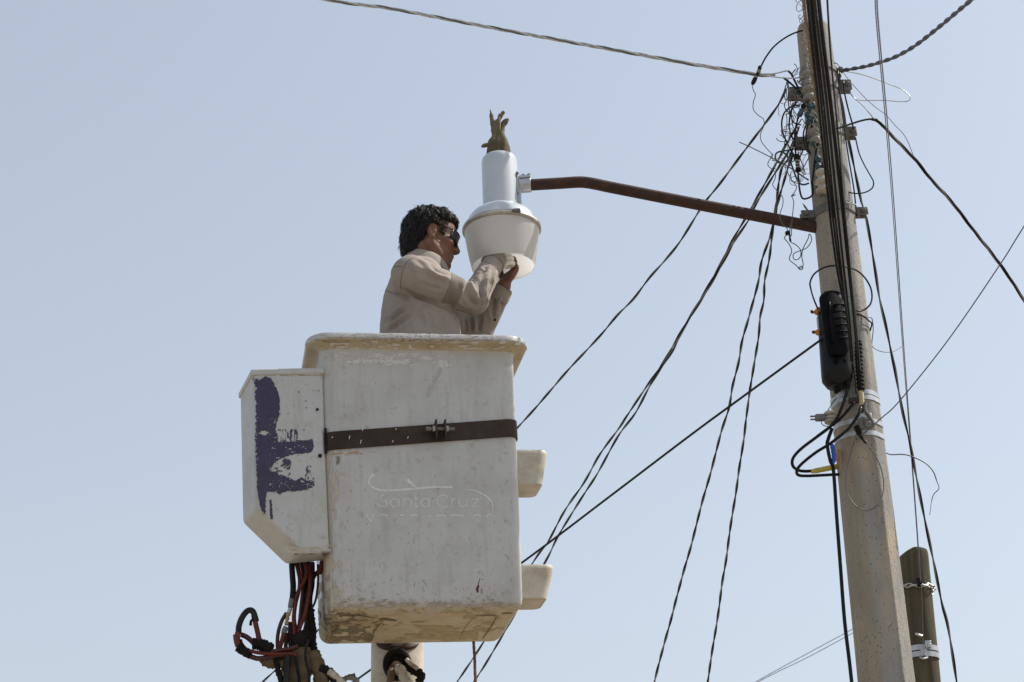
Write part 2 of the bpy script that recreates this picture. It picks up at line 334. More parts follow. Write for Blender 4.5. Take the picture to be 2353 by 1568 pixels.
# ================================================================== AERIAL BUCKET
SC = .93
BO = np.array([0, 0, 1.6])+SC*np.array([-.332, 6.172, 1.695])
_y, _r = .185, .033
bx = np.array([math.cos(_y), math.sin(_y), 0]); by = np.array([-math.sin(_y), math.cos(_y), 0]); bz = np.array([0, 0, 1.])
bx, bz = bx*math.cos(_r)+bz*math.sin(_r), bz*math.cos(_r)-bx*math.sin(_r)
BW, BT, BD, BH, FT = .666, .700, .4985, .9486, .0186
BM = Matrix([list(v)+[o] for v, o in zip(np.stack([bx, by, bz], 1), BO)]+[[0, 0, 0, 1]])
def loc(P): return (np.asarray(P, float)-BO)@np.stack([bx, by, bz], 1)
def glob(L): return BO+np.asarray(L, float)@np.stack([bx, by, bz], 0)
def on_plane(cr, x, y, p0, nrm):     # local point where the sight line meets a plane given in bucket coordinates
    d = ray(cr, x, y); n_ = np.stack([bx, by, bz], 1)@np.array(nrm, float); q = glob(p0)
    return loc(CAMO+d*(((q-CAMO)@n_)/(d@n_)))
FN = np.array([0, -BH, -FT])/math.hypot(BH, FT)
def front(cr, x, y, off=.0009):
    p = on_plane(cr, x, y, (0, 0, 0), FN); return p+FN*off
def bottom(cr, x, y, off=.0009): p = on_plane(cr, x, y, (0, 0, 0), (0, 0, 1)); return p+np.array([0, 0, -off])
bucket = thing('aerial_bucket', 'dirty white fibreglass lift bucket the worker stands in, with brown strap and side box', 'lift bucket', mat=BM)
def rrect(hx0, hx1, y0, y1, z, r, n=7):
    pts = []
    for cx_, cy_, a0 in ((hx1-r, y0+r, -90), (hx1-r, y1-r, 0), (hx0+r, y1-r, 90), (hx0+r, y0+r, 180)):
        for k in range(n):
            a = R(a0+90*k/(n-1)); pts.append((cx_+r*math.cos(a), cy_+r*math.sin(a), z))
    return np.array(pts)
def sec(z, off=0, r=.038, zz=None):
    t = z/BH; wv = (BW+(BT-BW)*t)/2
    return rrect(-wv-off, wv+off, -FT*t-off, BD+FT*t+off, z if zz is None else zz, max(r+off, .004))
rings = [sec(0, -.05, .054)]
for a in (0, 18, 36, 54, 72, 90): rings.append(sec(.034*(1-math.cos(R(a))), -.034*(1-math.sin(R(a))), .045))
for z in np.linspace(.08, BH-.02, 8): rings.append(sec(z, 0))
LIP = [(BH-.006, .003), (BH+.004, .012), (BH+.009, .026), (BH+.011, .042), (BH+.014, .049), (BH+.018, .051), (BH+.031, .051), (BH+.036, .048), (BH+.038, .042), (BH+.038, .005), (BH+.034, -.004), (BH+.02, -.008)]
for z, o in LIP: rings.append(sec(min(z, BH), o, .038, z))
for z in (BH-.05, BH*.5, .05): rings.append(sec(z, -.009, .038))
rings.append(sec(.012, -.02, .038))
shell = MB().loft(rings).build('bucket_shell', M['frp'], bucket, angle=50)
shell.data.materials.append(M['frp_tan']); nr = len(rings[0]); k0 = len(rings)-4-len(LIP)
mi = np.zeros(len(shell.data.polygons), np.int32); mi[:3*nr] = 1; mi[k0*nr:(k0+4)*nr] = 1; mi[-2] = 1; shell.data.polygons.foreach_set('material_index', mi)
# lip edge strips in two lengths with a gap
def lip_path(z, o):
    p = sec(BH, o, .038, z); return p[21:28], p[0:7]
for side in (0, 1):
    prof = [(BH+.017, .0515), (BH+.031, .0515), (BH+.037, .0485), (BH+.0395, .040), (BH+.0385, .034), (BH+.020, .044)]; cols = []
    for z, o in prof:
        Lp, Rp = lip_path(z, o+.0018); y_ = Rp[0][1]
        mid = lambda a_, b_: [np.array([u, y_, z+.0006*math.sin(u*60)+.0004*math.sin(u*170)]) for u in np.linspace(a_, b_, 26)]
        cols.append(np.array(list(Lp)+mid(Lp[-1][0]+.01, .0245) if side == 0 else mid(.036, Rp[0][0]-.01)+list(Rp)))
    MB().loft([np.array([c_[i] for c_ in cols]) for i in range(len(cols[0]))]).build('rim_strip', M['frp'], bucket, angle=30)
# ---- paint, stains and scratches lying on the surfaces
def decal(name, m, crn, x0, x1, y0, y1, step, fn, place, parent, label=None):
    xs = np.arange(x0, x1+step, step); ys = np.arange(y0, y1+step, step); X, Y = np.meshgrid(xs, ys, indexing='ij'); keep = fn(X+step/2, Y+step/2)
    vid = {}; V = []; F = []
    def v(i, j):
        if (i, j) not in vid: vid[(i, j)] = len(V); V.append(place(crn, xs[i], ys[j]))
        return vid[(i, j)]
    for i, j in np.argwhere(keep[:-1, :-1]):
        q = (v(i, j), v(i, j+1), v(i+1, j+1), v(i+1, j))
        if all(V[k] is not None for k in q) and max(np.linalg.norm(V[q[0]]-V[k]) for k in q[1:]) < .06: F.append(q)
    V = [np.zeros(3) if k is None else k for k in V]; us = sorted({k for q in F for k in q}); rm = {k: n_ for n_, k in enumerate(us)}; V = [V[k] for k in us]; F = [tuple(rm[k] for k in q) for q in F]
    if not F: return None
    return stuff(MB().add(V, F).build(name, m, parent, smooth=False, label=label))
def stuff(o):
    if o is not None: o['kind'] = 'stuff'
    return o
def inpoly(X, Y, poly):
    r = np.zeros(X.shape, bool); n = len(poly)
    for i in range(n):
        (xa, ya), (xb, yb) = poly[i], poly[(i+1) % n]
        if ya == yb: continue
        c_ = ((ya > Y) != (yb > Y)) & (X < (xb-xa)*(Y-ya)/(yb-ya)+xa); r ^= c_
    return r
def ribbon(mb, crn, pts, wd, place, m=4, taper=True):
    P = np.array(pts, float); P = cat(P, m) if len(P) > 2 else cat(P, 3)
    T = np.gradient(P, axis=0); T /= np.linalg.norm(T, axis=1)[:, None]+1e-9; N_ = np.stack([-T[:, 1], T[:, 0]], 1); n = len(P); V = []
    for i in range(n):
        ww = wd*.5*((math.sin(math.pi*(i+.4)/(n-.2)))**.5 if taper else 1)
        V += [place(crn, *(P[i]+N_[i]*ww)), place(crn, *(P[i]-N_[i]*ww))]
    V = [q for k in range(0, len(V), 2) if V[k] is not None and V[k+1] is not None for q in V[k:k+2]]; n = len(V)//2
    if n > 1: mb.add(V, [(2*i, 2*i+1, 2*i+3, 2*i+2) for i in range(n-1)])
fp = lambda crn, x, y: front(crn, x, y, .0006)
sbvh = BVHTree.FromPolygons([v.co.copy() for v in shell.data.vertices], [tuple(p.vertices) for p in shell.data.polygons])
LO = Vector(loc(CAMO))
def sp_(crn, x, y, off=.0012):       # where the sight line meets the bucket shell itself, corners included
    d = np.stack([bx, by, bz], 0)@ray(crn, x, y) if 0 else ray(crn, x, y)@np.stack([bx, by, bz], 1); h = sbvh.ray_cast(LO, Vector(d).normalized())
    return np.array(h[0])+np.array(h[1])*off if h[0] is not None else None
decal('primer_patch', M['primer'], 'B7', 380, 1540, 255, 440, 3.4,
      lambda X, Y: (fbm2(X/90, Y/34, 3) > .40+.16*np.abs((Y-340)/70)**2+.14*np.abs((X-950)/560)**3) & (fbm2(X/13, Y/13, 8) > .40), fp, bucket)
decal('tan_streak', M['tan_stain'], 'B7', 250, 2110, 246, 300, 5, lambda X, Y: fbm2(X/70, Y/22, 5) > .44+(Y-246)/110, fp, bucket)
decal('rust_streak', M['rust_stain'], 'c2', 772, 1110, 940, 1010, 3.5, lambda X, Y: (fbm2(X/40, Y/7, 6) > .40+.35*np.abs((Y-975+(X-772)*.06)/26)+(X-772)/1500), fp, bucket)
decal('grime_edge', M['grime_light'], 'c3', 170, 1240, 1160, 1214, 2.6, lambda X, Y: fbm2(X/34, Y/12, 9) > .52+(1214-Y)/260, fp, bucket)
sw = MB()
ribbon(sw, 'B8', [(420, 205), (370, 250), (350, 310), (380, 370), (450, 410), (560, 430), (750, 425), (950, 408), (1150, 390), (1350, 383), (1520, 385)], 30, fp, taper=False)
ribbon(sw, 'B8', [(885, 275), (940, 330), (1005, 390)], 40, fp, taper=False)
ribbon(sw, 'B8', [(1700, 410), (1850, 440), (1960, 490), (2040, 560), (2080, 640), (2080, 760)], 24, fp)
stuff(sw.build('faded_swoosh', M['faded'], bucket, smooth=False))
LW = 13
def arc(cx_, cy_, rx, ry, a0, a1, n=10): return [(cx_+rx*math.cos(R(a)), cy_+ry*math.sin(R(a))) for a in np.linspace(a0, a1, n)]
SANTA = [[[(575, 500), (545, 490), (515, 505), (508, 535), (530, 560), (575, 575), (600, 610), (590, 645), (550, 658), (505, 645), (482, 615)]],
         [arc(710, 602, 58, 55, 0, 360, 14), [(770, 545), (770, 660)]], [[(835, 545), (835, 660)], [(835, 590), (860, 555), (905, 548), (938, 575), (942, 660)]],
         [[(1005, 495), (1003, 600), (1012, 648), (1045, 658)], [(975, 548), (1045, 546)]], [arc(1135, 602, 58, 55, 0, 360, 14), [(1195, 545), (1195, 660)]],
         [arc(1390, 580, 85, 85, -40, -320, 16)], [[(1515, 540), (1515, 665)], [(1515, 590), (1530, 555), (1560, 545)]],
         [[(1610, 540), (1615, 620), (1650, 655), (1700, 640), (1722, 600)], [(1722, 540), (1722, 660)]], [[(1790, 548), (1885, 545)], [(1885, 545), (1795, 658)], [(1795, 658), (1890, 656)]]]
TOPS = [[[(315, 765), (345, 820), (375, 865)], [(415, 765), (380, 865)]], [arc(555, 830, 70, 62, -140, -40, 6)], [[(735, 770), (735, 795)], arc(815, 815, 45, 42, -130, -50, 5)],
        [arc(985, 820, 60, 48, -140, -40, 6)], [[(1185, 770), (1215, 795)]], [arc(1360, 830, 85, 55, -145, -35, 6)], [[(1490, 775), (1670, 778)]], [arc(1860, 830, 70, 60, -145, -35, 6)], [[(1985, 800), (2040, 762), (2100, 800)]]]
for grp, lw_ in ((SANTA, LW), (TOPS, 17)):
    for let in grp:
        q = MB()
        for k, st in enumerate(let): ribbon(q, 'B8', st, lw_, (lambda crn, x, y, k=k: front(crn, x, y, .0004+.0001*k)), taper=False)
        q.build('faded_letter', M['faded'], bucket, smooth=False)
dk = MB(); wh = MB()
for i in range(330):
    x, y = rng.uniform(150, 1230), rng.uniform(250, 1195)
    if i % 3 == 0: y = rng.uniform(1050, 1200)
    if y < 330 and x < 700: continue
    L_ = rng.uniform(5, 26)*(1 if i % 9 else 2.3); a = R(90+rng.normal(0, 38))
    dx, dy = math.cos(a)*L_/2, math.sin(a)*L_/2; b_ = rng.normal(0, 1.2, 2)
    ribbon(dk if rng.random() < .64 else wh, 'c3', [(x-dx, y-dy), (x+b_[0], y+b_[1]), (x+dx, y+dy)], rng.uniform(1.0, 2.8), fp, 3)
for i in range(70):
    x, y = rng.uniform(330, 1500), rng.uniform(380, 880); L_ = rng.uniform(8, 34); a = R(rng.uniform(30, 150)); dx, dy = math.cos(a)*L_/2, math.sin(a)*L_/2
    if x > 250 and y < 740: ribbon(dk if rng.random() < .7 else wh, 'B7', [(x*1.2, y*.9-30), (x*1.2+dx, y*.9-30+dy)], rng.uniform(2, 6), fp, 3)
ribbon(dk, 'c2', [(825, 990), (830, 1020), (818, 1052)], 26, fp)
stuff(dk.build('dark_scuffs', M['scuff'], bucket, smooth=False)); stuff(wh.build('white_scratches', M['faded'], bucket, smooth=False))
mr = MB()
for st, w_ in (([(1030, 1040), (1018, 1085), (1022, 1105)], 5), ([(1022, 1085), (1012, 1110), (1018, 1132)], 17), ([(1040, 1100), (1042, 1140)], 4), ([(1044, 1050), (1048, 1056)], 5)): ribbon(mr, 'c3', st, w_, fp)
stuff(mr.build('maroon_splash', M['maroon'], bucket, smooth=False))
decal('bottom_tan', M['tan_stain'], 'c3', 40, 1290, 1225, 1450, 4, lambda X, Y: fbm2(X/120, Y/40, 11) > .53, lambda c_, x, y: sp_(c_, x, y, 0.0008), bucket)
decal('bottom_grime', M['grime'], 'c3', 40, 560, 1225, 1450, 2.6, lambda X, Y: fbm2(X/50, Y/16, 12) > .50+np.clip((X-300)/700, -.08, .4)+np.clip((1300-Y)/400, 0, .2), lambda c_, x, y: sp_(c_, x, y, 0.0010), bucket)
decal('edge_stain', M['edge_stain'], 'c3', 60, 1290, 1150, 1262, 3, lambda X, Y: fbm2(X/60, Y/22, 41) > .42+np.abs(Y-1225)/200, lambda c_, x, y: sp_(c_, x, y, 0.0013), bucket)
decal('edge_stain', M['edge_stain'], 'c3', 60, 220, 255, 1240, 3, lambda X, Y: fbm2(X/16, Y/60, 42) > .40+(X-105-(Y-255)*.025)/190, lambda c_, x, y: sp_(c_, x, y, 0.0015), bucket)
decal('corner_grime', M['grime_light'], 'c3', 36, 112, 1000, 1440, 2.6, lambda X, Y: fbm2(X/18, Y/50, 43) > .62-np.clip((Y-1000)/900, 0, .2), lambda c_, x, y: sp_(c_, x, y, 0.0018), bucket)
decal('lip_cream', M['primer'], 'B7', 240, 2200, 160, 246, 3.5, lambda X, Y: fbm2(X/70, Y/16, 44) > .60, lambda c_, x, y: sp_(c_, x, y, 0.0020), bucket)
decal('lip_grime', M['grime_light'], 'B7', 100, 2260, 96, 170, 3, lambda X, Y: fbm2(X/26, Y/7, 45) > .635, lambda c_, x, y: sp_(c_, x, y, 0.0023), bucket)
decal('pale_smear', M['smear'], 'c2', 1440, 1600, 350, 560, 3, lambda X, Y: (np.abs(X-1470-(560-Y)*.5) < 26*fbm2(X/20, Y/20, 46)+4) & (fbm2(X/9, Y/14, 47) > .38), fp, bucket)
bp = lambda c_, x, y: sp_(c_, x, y, .0030)
cr_ = MB()
for st, w_ in (([(195, 1268), (250, 1274), (290, 1270), (385, 1285)], 6), ([(410, 1298), (440, 1292), (520, 1302)], 12), ([(430, 1290), (412, 1330), (385, 1360), (358, 1430)], 6),
               ([(1135, 1272), (1085, 1355), (1030, 1432)], 7), ([(1005, 1270), (1130, 1268)], 5), ([(1000, 1275), (940, 1340), (895, 1432)], 3), ([(250, 1300), (330, 1300)], 3), ([(600, 1310), (700, 1306)], 3), ([(1160, 1258), (1230, 1254)], 6), ([(48, 1235), (62, 1320), (105, 1378)], 7), ([(140, 1345), (165, 1335), (150, 1362), (120, 1372)], 12)): ribbon(cr_, 'c3', st, w_, bp)
stuff(cr_.build('bottom_cracks', M['grime'], bucket, smooth=False))
# ---- strap with ears and bolts
cl = front('p', 748, 1015); c_r = front('p', 1186, 983); kz = (c_r[2]-cl[2])/(c_r[0]-cl[0]); z0 = cl[2]-kz*cl[0]
hs = .033
def strap_ring(off, dz):
    p = sec(z0, off, .038); p[:, 2] = z0+kz*p[:, 0]+dz; return p
MB().loft([strap_ring(.001, -hs), strap_ring(.006, -hs), strap_ring(.006, hs), strap_ring(.001, hs)], False, False).build('steel_strap', M['strap'], bucket, angle=40)
e0 = front('p', 1012, 988)
yf = e0[1]
for sx in (-.020, .012):
    ear = MB().box((e0[0]+sx, yf-.028, z0+kz*e0[0]+.002), (.006, .036, .066)).build('strap_ear', M['strap'], bucket, bevel=.001)
    MB().cyl((e0[0]+sx-.012*(1 if sx < 0 else -1), yf-.03, z0+kz*e0[0]+.004), (e0[0]+sx-.003*(1 if sx < 0 else -1), yf-.03, z0+kz*e0[0]+.004), .011, 6).build('nut', M['zinc'], ear)
MB().cyl((e0[0]-.052, yf-.03, z0+kz*e0[0]+.004), (e0[0]+.046, yf-.03, z0+kz*e0[0]+.004), .0055, 10).build('clamp_bolt', M['dullzinc'], bucket)
MB().cyl((e0[0]-.056, yf-.03, z0+kz*e0[0]+.004), (e0[0]-.038, yf-.03, z0+kz*e0[0]+.004), .0075, 6).build('clamp_bolt', M['dullzinc'], bucket)
dr = MB()
for x, y, l_ in ((312, 130, 34), (125, 185, 10), (300, 212, 26), (230, 185, 22), (495, 210, 12), (515, 135, 10), (588, 186, 14)):
    q = MB(); ribbon(dr, 'c3', [(x+2, y-l_/2), (x-2, y), (x-4, y+l_/2)], 5, lambda c_, a, b: front(c_, a, b, .0075))
stuff(dr.build('paint_drips', M['primer'], bucket, smooth=False))
# ---- foot steps on the far side of the bucket
def step(tl, tr, br, bl, chy, y0, y1):
    def P(x, y, yy): return on_plane('p', x, y, (0, yy, 0), (0, 1, 0))
    yc = (y0+y1)/2; a, b, c_, d_ = P(*tl, y0), P(*tr, y0), P(*br, y1-.03), P(*bl, y1-.03); ch = P(chy[0]+4, chy[1]+4, y0+.02)
    def ring(z, x0, x1, ya, yb, r): return rrect(x0, x1, ya, yb, z, r, 5)
    xi = BW/2-.01
    o = MB().loft([ring(c_[2], xi, c_[0]-.004, y0+.035, y1-.03, .015), ring(c_[2]+.004, xi, c_[0], y0+.03, y1-.025, .018), ring(ch[2], xi, ch[0], y0+.005, y1-.005, .028), ring(b[2]-.04, xi, b[0]+.002, y0, y1, .03),
                   ring(b[2]-.016, xi, b[0]+.008, y0-.003, y1+.003, .032), ring(b[2]-.006, xi, b[0]+.010, y0-.003, y1+.003, .032), ring(b[2], xi, b[0]+.006, y0, y1, .03), ring(b[2], xi, b[0]-.014, y0+.006, y1-.006, .026), ring(b[2]-.05, xi, b[0]-.02, y0+.01, y1-.01, .022)]).build('foot_step', M['frp_warm'], bucket, angle=45)
step((1190, 1030), (1254, 1034), (1226, 1140), (1195, 1140), (1243, 1110), .10, .27)
step((1198, 1292), (1268, 1297), (1238, 1398), (1200, 1399), (1253, 1372), .10, .27)
# ---- control box on the left side
YB0, YB1 = -.008, .165
def PB(x, y, yy): return on_plane('p', x, y, (0, yy, 0), (0, 1, 0))
fpoly = [(580, 850), (744, 846), (746, 985), (757, 1272), (690, 1271), (588, 1169)]
bpoly = [(551, 903), (728, 890), (730, 1010), (752, 1288), (655, 1298), (557, 1203)]
Fv = [PB(x, y, YB0) for x, y in fpoly]; Bv = [PB(x, y, YB1) for x, y in bpoly]
box = MB().add(Fv+Bv, [(0, 5, 4, 3, 2, 1), (6, 7, 8, 9, 10, 11)]+[(i, (i+1) % 6, (i+1) % 6+6, i+6) for i in range(6)]).build('control_box', M['frp'], bucket, bevel=.012, angle=40)
lidp = [Fv[0]+np.array([-.002, 0, 0]), Fv[1]+np.array([.001, 0, 0]), Bv[1]+np.array([.001, .003, 0]), Bv[0]+np.array([-.002, .003, 0])]
MB().loft([np.array(lidp)+np.array([0, 0, -.022])+np.array([[-.003, -.003, 0], [.003, -.003, 0], [.003, .003, 0], [-.003, .003, 0]]), np.array(lidp)+np.array([0, 0, .002])+np.array([[-.003, -.003, 0], [.003, -.003, 0], [.003, .003, 0], [-.003, .003, 0]])]).build('lid', M['frp'], box, bevel=.005, angle=40)
def bface(crn, x, y, off=.0012): p = on_plane(crn, x, y, (0, YB0, 0), (0, 1, 0)); return p+np.array([0, -off, 0])
for x, y, r_ in ((677, 652, .0048), (697, 988, .0068)):
    p = bface('c2', x, y); MB().cyl(p+np.array([0, .004, 0]), p+np.array([0, -.0035, 0]), r_, 8).build('bolt', M['tape'], box, smooth=False)
rv = MB()
for x, y in ((595, 590), (597, 640), (688, 515), (543, 525), (580, 800)):
    p = bface('c2', x, y); rv.cyl(p, p+np.array([0, -.0012, 0]), .0021, 7)
stuff(rv.build('rivet_holes', M['tape'], box, smooth=False))
st_ = MB(); p = bface('c2', 738, 880, .0015); st_.box(p, (.008, .003, .095)).build('strap_slot', M['tape'], box, smooth=False)
COL = [(205, 405), (250, 440), (300, 412), (345, 430), (375, 490), (395, 540), (407, 610), (402, 680), (388, 740), (372, 800), (395, 850), (392, 890), (520, 880), (645, 868), (652, 915), (635, 962), (570, 970), (480, 982), (432, 1000), (385, 1025), (345, 1060), (330, 1085), (420, 1128), (470, 1148), (520, 1172), (560, 1140), (600, 1165), (655, 1168), (658, 1205), (600, 1235), (520, 1246), (440, 1250), (410, 1268), (370, 1252), (312, 1242), (300, 1320), (298, 1415), (270, 1370), (252, 1310), (240, 1200), (232, 1000), (225, 850), (232, 640), (225, 520)]
def purple(X, Y):
    jx = (fbm2(X/13, Y/13, 21)-.5)*20; jy = (fbm2(X/13, Y/13, 22)-.5)*16
    k = inpoly(X+jx, Y+jy, COL)
    k &= ~((vn2(X/16, Y/5, 23) > .80) & (Y > 700) & (X > 330) & (fbm2(X/50, Y/50, 24) > .42))
    k &= ~(((X-290)/34)**2+((Y-822)/16)**2 < 1+(vn2(X/8, Y/8, 25)-.5)*1.4)
    k &= ~((X < 262) & (vn2(X/6, Y/10, 26) > .40+(X-215)/60))
    k |= (X > 385) & (X < 545) & (Y > 795) & (Y < 890) & (vn2(X/7, Y/60, 27)+.3*vn2(X/5, Y/12, 31) > .84)
    k |= (((X-462)/26)**2+((Y-1040)/26)**2 < .4+1.1*vn2(X/9, Y/9, 28)) & (vn2(X/9, Y/9, 28) > .3)
    k |= (X > 340) & (X < 480) & (Y > 1010) & (Y < 1140) & (fbm2(X/22, Y/18, 29) > .60)
    k |= (X > 590) & (X < 665) & (Y > 1060) & (Y < 1170) & (fbm2(X/10, Y/24, 30) > .60)
    k |= (np.abs(X-338-(Y-1310)*.06) < 6+4*vn2(X/5, Y/20, 32)) & (Y > 1308) & (Y < 1448)
    return k
decal('purple_paint', M['purple'], 'c2', 200, 672, 400, 1452, 3.6, purple, bface, box)
def bbot(crn, x, y): 
    p = on_plane(crn, x, y, Fv[3]+np.array([0, 0, 0]), np.cross(Fv[4]-Fv[3], Bv[3]-Fv[3])); return p+np.array([0, 0, -.0015])
decal('box_grime', M['grime'], 'c4', 560, 830, 8, 96, 2.6, lambda X, Y: (fbm2(X/40, Y/14, 51) > .44) & (Y > 10+(830-X)*.03) & (Y < 92-(X-560)*.16), bbot, box)
decal('box_edge_stain', M['edge_stain'], 'c2', 430, 770, 1560, 1690, 3.5, lambda X, Y: fbm2(X/50, Y/18, 52) > .40+np.abs(Y-1680)/170, lambda c_, x, y: bface(c_, x, y), box)
sp = MB()
for i in range(40):
    x, y = rng.uniform(400, 720), rng.uniform(420, 1540); L_ = rng.uniform(6, 30); a = R(rng.uniform(0, 180))
    ribbon(sp, 'c2', [(x, y), (x+L_*math.cos(a), y+L_*math.sin(a)*.6)], rng.uniform(1.5, 3.5), bface, 3)
decal('box_tan', M['tan_stain'], 'c2', 205, 730, 392, 404, 3.5, lambda X, Y: fbm2(X/40, Y/6, 33) > .47, bface, box)
stuff(sp.build('box_scuffs', M['scuff'], box, smooth=False))
# ---- mounting post, painted shadow patch, grommet, and the boom that carries it down to the ground
pc = at('p', 913, 1500, 6.36); pr = .0975
post = MB().cyl((pc[0], pc[1], 2.2), (pc[0], pc[1], BO[2]+.55), pr, 44).build('mounting_post', M['frp_warm']); world_child(post, bucket)
hp = MB()     # bucket's shadow on the post front, painted as a brown half-round patch
V = []; nn = 24
for i in range(nn+1):
    x, = (430+(1000-430)*i/nn,); yb = 272+92*math.sqrt(max(0, 1-((x-715)/285)**2))
    for yy in (262, yb):
        d = ray('B6', x, yy); dx, dy = d[0], d[1]; t = None
        ox, oy = CAMO[0]-pc[0], CAMO[1]-pc[1]; A_, B_, C_ = dx*dx+dy*dy, 2*(ox*dx+oy*dy), ox*ox+oy*oy-(pr+.004)**2
        t = (-B_-math.sqrt(max(B_*B_-4*A_*C_, 0)))/(2*A_); V.append(CAMO+d*t)
hp.add(V, [(2*i, 2*i+1, 2*i+3, 2*i+2) for i in range(nn)]); ho = hp.build('post_shadow_patch', M['rust']); world_child(ho, bucket)
sm = ho.modifiers.new('solid', 'SOLIDIFY'); sm.thickness = .004
gp = at('B6', 712, 545, pc[1]-pr-.004)
gr_ = MB(); a = np.linspace(0, 2*np.pi, 25); gr_.tube(np.stack([gp[0]+.041*np.cos(a), np.full(25, gp[1]-.006), gp[2]+.05*np.sin(a)], 1), .012, 10)
gr_.add([gp]+[(gp[0]+.045*math.cos(q), gp[1]-.003, gp[2]+.055*math.sin(q)) for q in a[:-1]], [(0, i+1, (i+1) % 24+1) for i in range(24)])
grm = gr_.build('rubber_grommet', M['tape']); world_child(grm, bucket)
MBm = MB(); MBm.tube(cat([(pc[0], pc[1], 2.35), (pc[0]-.1, pc[1]+.15, 2.15), (pc[0]-.9, 7.6, 1.6), (pc[0]-1.6, 9.2, .0)], 6), .085, 16); bm_ = MBm.build('boom', M['frp_warm']); world_child(bm_, bucket)
# worn hose leaving the post through the grommet
wrap = thing('sleeved_hose', 'dirty white sleeved hose with black taped flap coming out of the post under the bucket', 'hose', at('B6', 780, 781, pc[1]-.2))
P = path('B6', [(690, 560, pc[1]-.08), (745, 610, pc[1]-.13), (800, 690, pc[1]-.16), (845, 790, pc[1]-.19), (890, 900, pc[1]-.22)], 6)
n_ = len(P); o = MB().tube(P, .018+.0035*np.sin(np.arange(n_)*1.3)+.002*rng.random(n_), 14).build('hose_sleeve', M['whitewrap']); world_child(o, wrap)
P = path('B6', [(650, 600, pc[1]-.11), (630, 680, pc[1]-.14), (620, 790, pc[1]-.16), (610, 880, pc[1]-.18)], 6); o = MB().tube(P, .012+.004*rng.random(len(P)), 10).build('hose_sleeve', M['canvas']); world_child(o, wrap)
P = path('B6', [(840, 480, pc[1]-.12), (900, 540, pc[1]-.135), (985, 600, pc[1]-.14)], 6); o = MB().tube(P, [.008]*len(P), 10).build('cable_end', M['whitewrap']); world_child(o, wrap)
P = path('B6', [(840, 560, pc[1]-.115), (930, 630, pc[1]-.12), (1010, 660, pc[1]-.125), (1030, 720, pc[1]-.125), (1000, 790, pc[1]-.125)], 6); o = MB().tube(P, .012+.007*rng.random(len(P)), 9).build('taped_flap', M['tape']); world_child(o, wrap)
rp = path('B6', [(1733, 235), (1740, 360), (1748, 480), (1752, 620), (1758, 790), (1760, 980), (1762, 1400)], 6.05)
tag(MB().tube(rp, .0052+.0006*np.sin(np.arange(len(rp))*2.4), 8).build('rope', M['rope']), 'thin brown rope hanging straight down from under the bucket', 'rope')

# ================================================================== STREET LAMP
LB = at('p', 1153, 528, 6.08)                       # centre of the rim
lamp = thing('street_lamp', 'pale grey street lamp head with open milky bowl on a rusty bent pipe arm', 'street lamp', LB)
lamp.rotation_euler = (0, R(-.6), 0)
RH, RR = .0713, .152
hp_ = [(.0, .325), (RH*.80, .325), (RH*.90, .322), (RH*.97, .314), (RH, .300), (RH, .09), (RH+.0005, .075)]
hous = MB().lathe(hp_, 56).build('housing', M['lamp_grey'], lamp, angle=50)
dome = MB().lathe([(RH-.002, .088), (RH+.004, .087), (.098, .078), (.118, .062), (.132, .043), (.140, .024), (.145, .014), (.138, .012), (.12, .05), (.07, .07), (.0, .07)], 64).build('dome', M['lamp_grey'], lamp, angle=50)
rim = MB().lathe([(.140, .008), (.149, .009), (.154, .006), (.1565, .001), (.156, -.006), (.152, -.011), (.146, -.011), (.14, -.006), (.14, .008)], 72).build('rim_band', M['rimband'], lamp, angle=60)
RZ = -.165
bowl = MB().lathe([(.1475, -.010), (.1475, -.016), (.1443, -.045), (.1390, -.08), (.1330, -.115), (.1276, -.142), (.1245, RZ+.010), (.1225, RZ+.004)], 80).lathe([(.1222, RZ+.0045), (.1232, RZ+.003), (.1226, RZ), (.121, RZ+.0005), (.1208, RZ+.003), (.1222, RZ+.0045)], 80).build('milky_bowl', M['refractor'], lamp, angle=45)
def lw(cr, x, y, Y): return at(cr, x, y, Y)-LB
lt_ = lw('A5', 462, 945, 6.08-.148)
lat = MB().box(lt_+np.array([0, -.004, .002]), (.026, .014, .012)).box(lt_+np.array([.012, -.008, -.004]), (.007, .012, .014)).box(lt_+np.array([-.014, -.006, .002]), (.008, .012, .007)).build('latch', M['dullzinc'], lamp, bevel=.001)
# socket and spiral bulb
MB().lathe([(.0, .07), (.03, .07), (.03, -.03), (.024, -.05), (.0, -.05)], 24).build('socket', M['porcelain'], lamp)
# bracket, clamp, arm
bkx = RH+.002
a0 = at('p', 1219, 425.5, 6.08); az0 = a0-LB
MB().box((RH-.001, -.022, az0[2]+.0), (.006, .012, .10)).build('bracket_plate', M['zinc'], lamp, bevel=.001)
MB().box((RH+.006, .0, az0[2]-.05), (.010, .036, .17)).build('mounting_flange', M['lamp_grey'], lamp, bevel=.002)
for dz in (.038, -.10): MB().cyl((RH-.003, -.030, az0[2]+dz), (RH+.004, -.032, az0[2]+dz-.001), .0048, 6).build('screw', M['dullzinc'], lamp)
ca, cb = np.array([RH+.006, .003, az0[2]-.001]), az0+np.array([.004, 0, 0])
clamp = MB().cyl(ca, cb, .0305, 22).box((ca+cb)/2+np.array([0, -.012, .027]), (cb[0]-ca[0]-.002, .03, .012)).build('pipe_clamp', M['band'], lamp, angle=40, bevel=.001)
for t in (.36, .86):
    q = ca+(cb-ca)*t; b_ = MB().cyl(q+np.array([0, -.012, .03]), q+np.array([0, -.012, .043]), .0045, 8).build('clamp_bolt', M['dullzinc'], clamp); MB().cyl(q+np.array([0, -.012, .036]), q+np.array([0, -.012, .042]), .0075, 6).build('nut', M['dullzinc'], lamp)
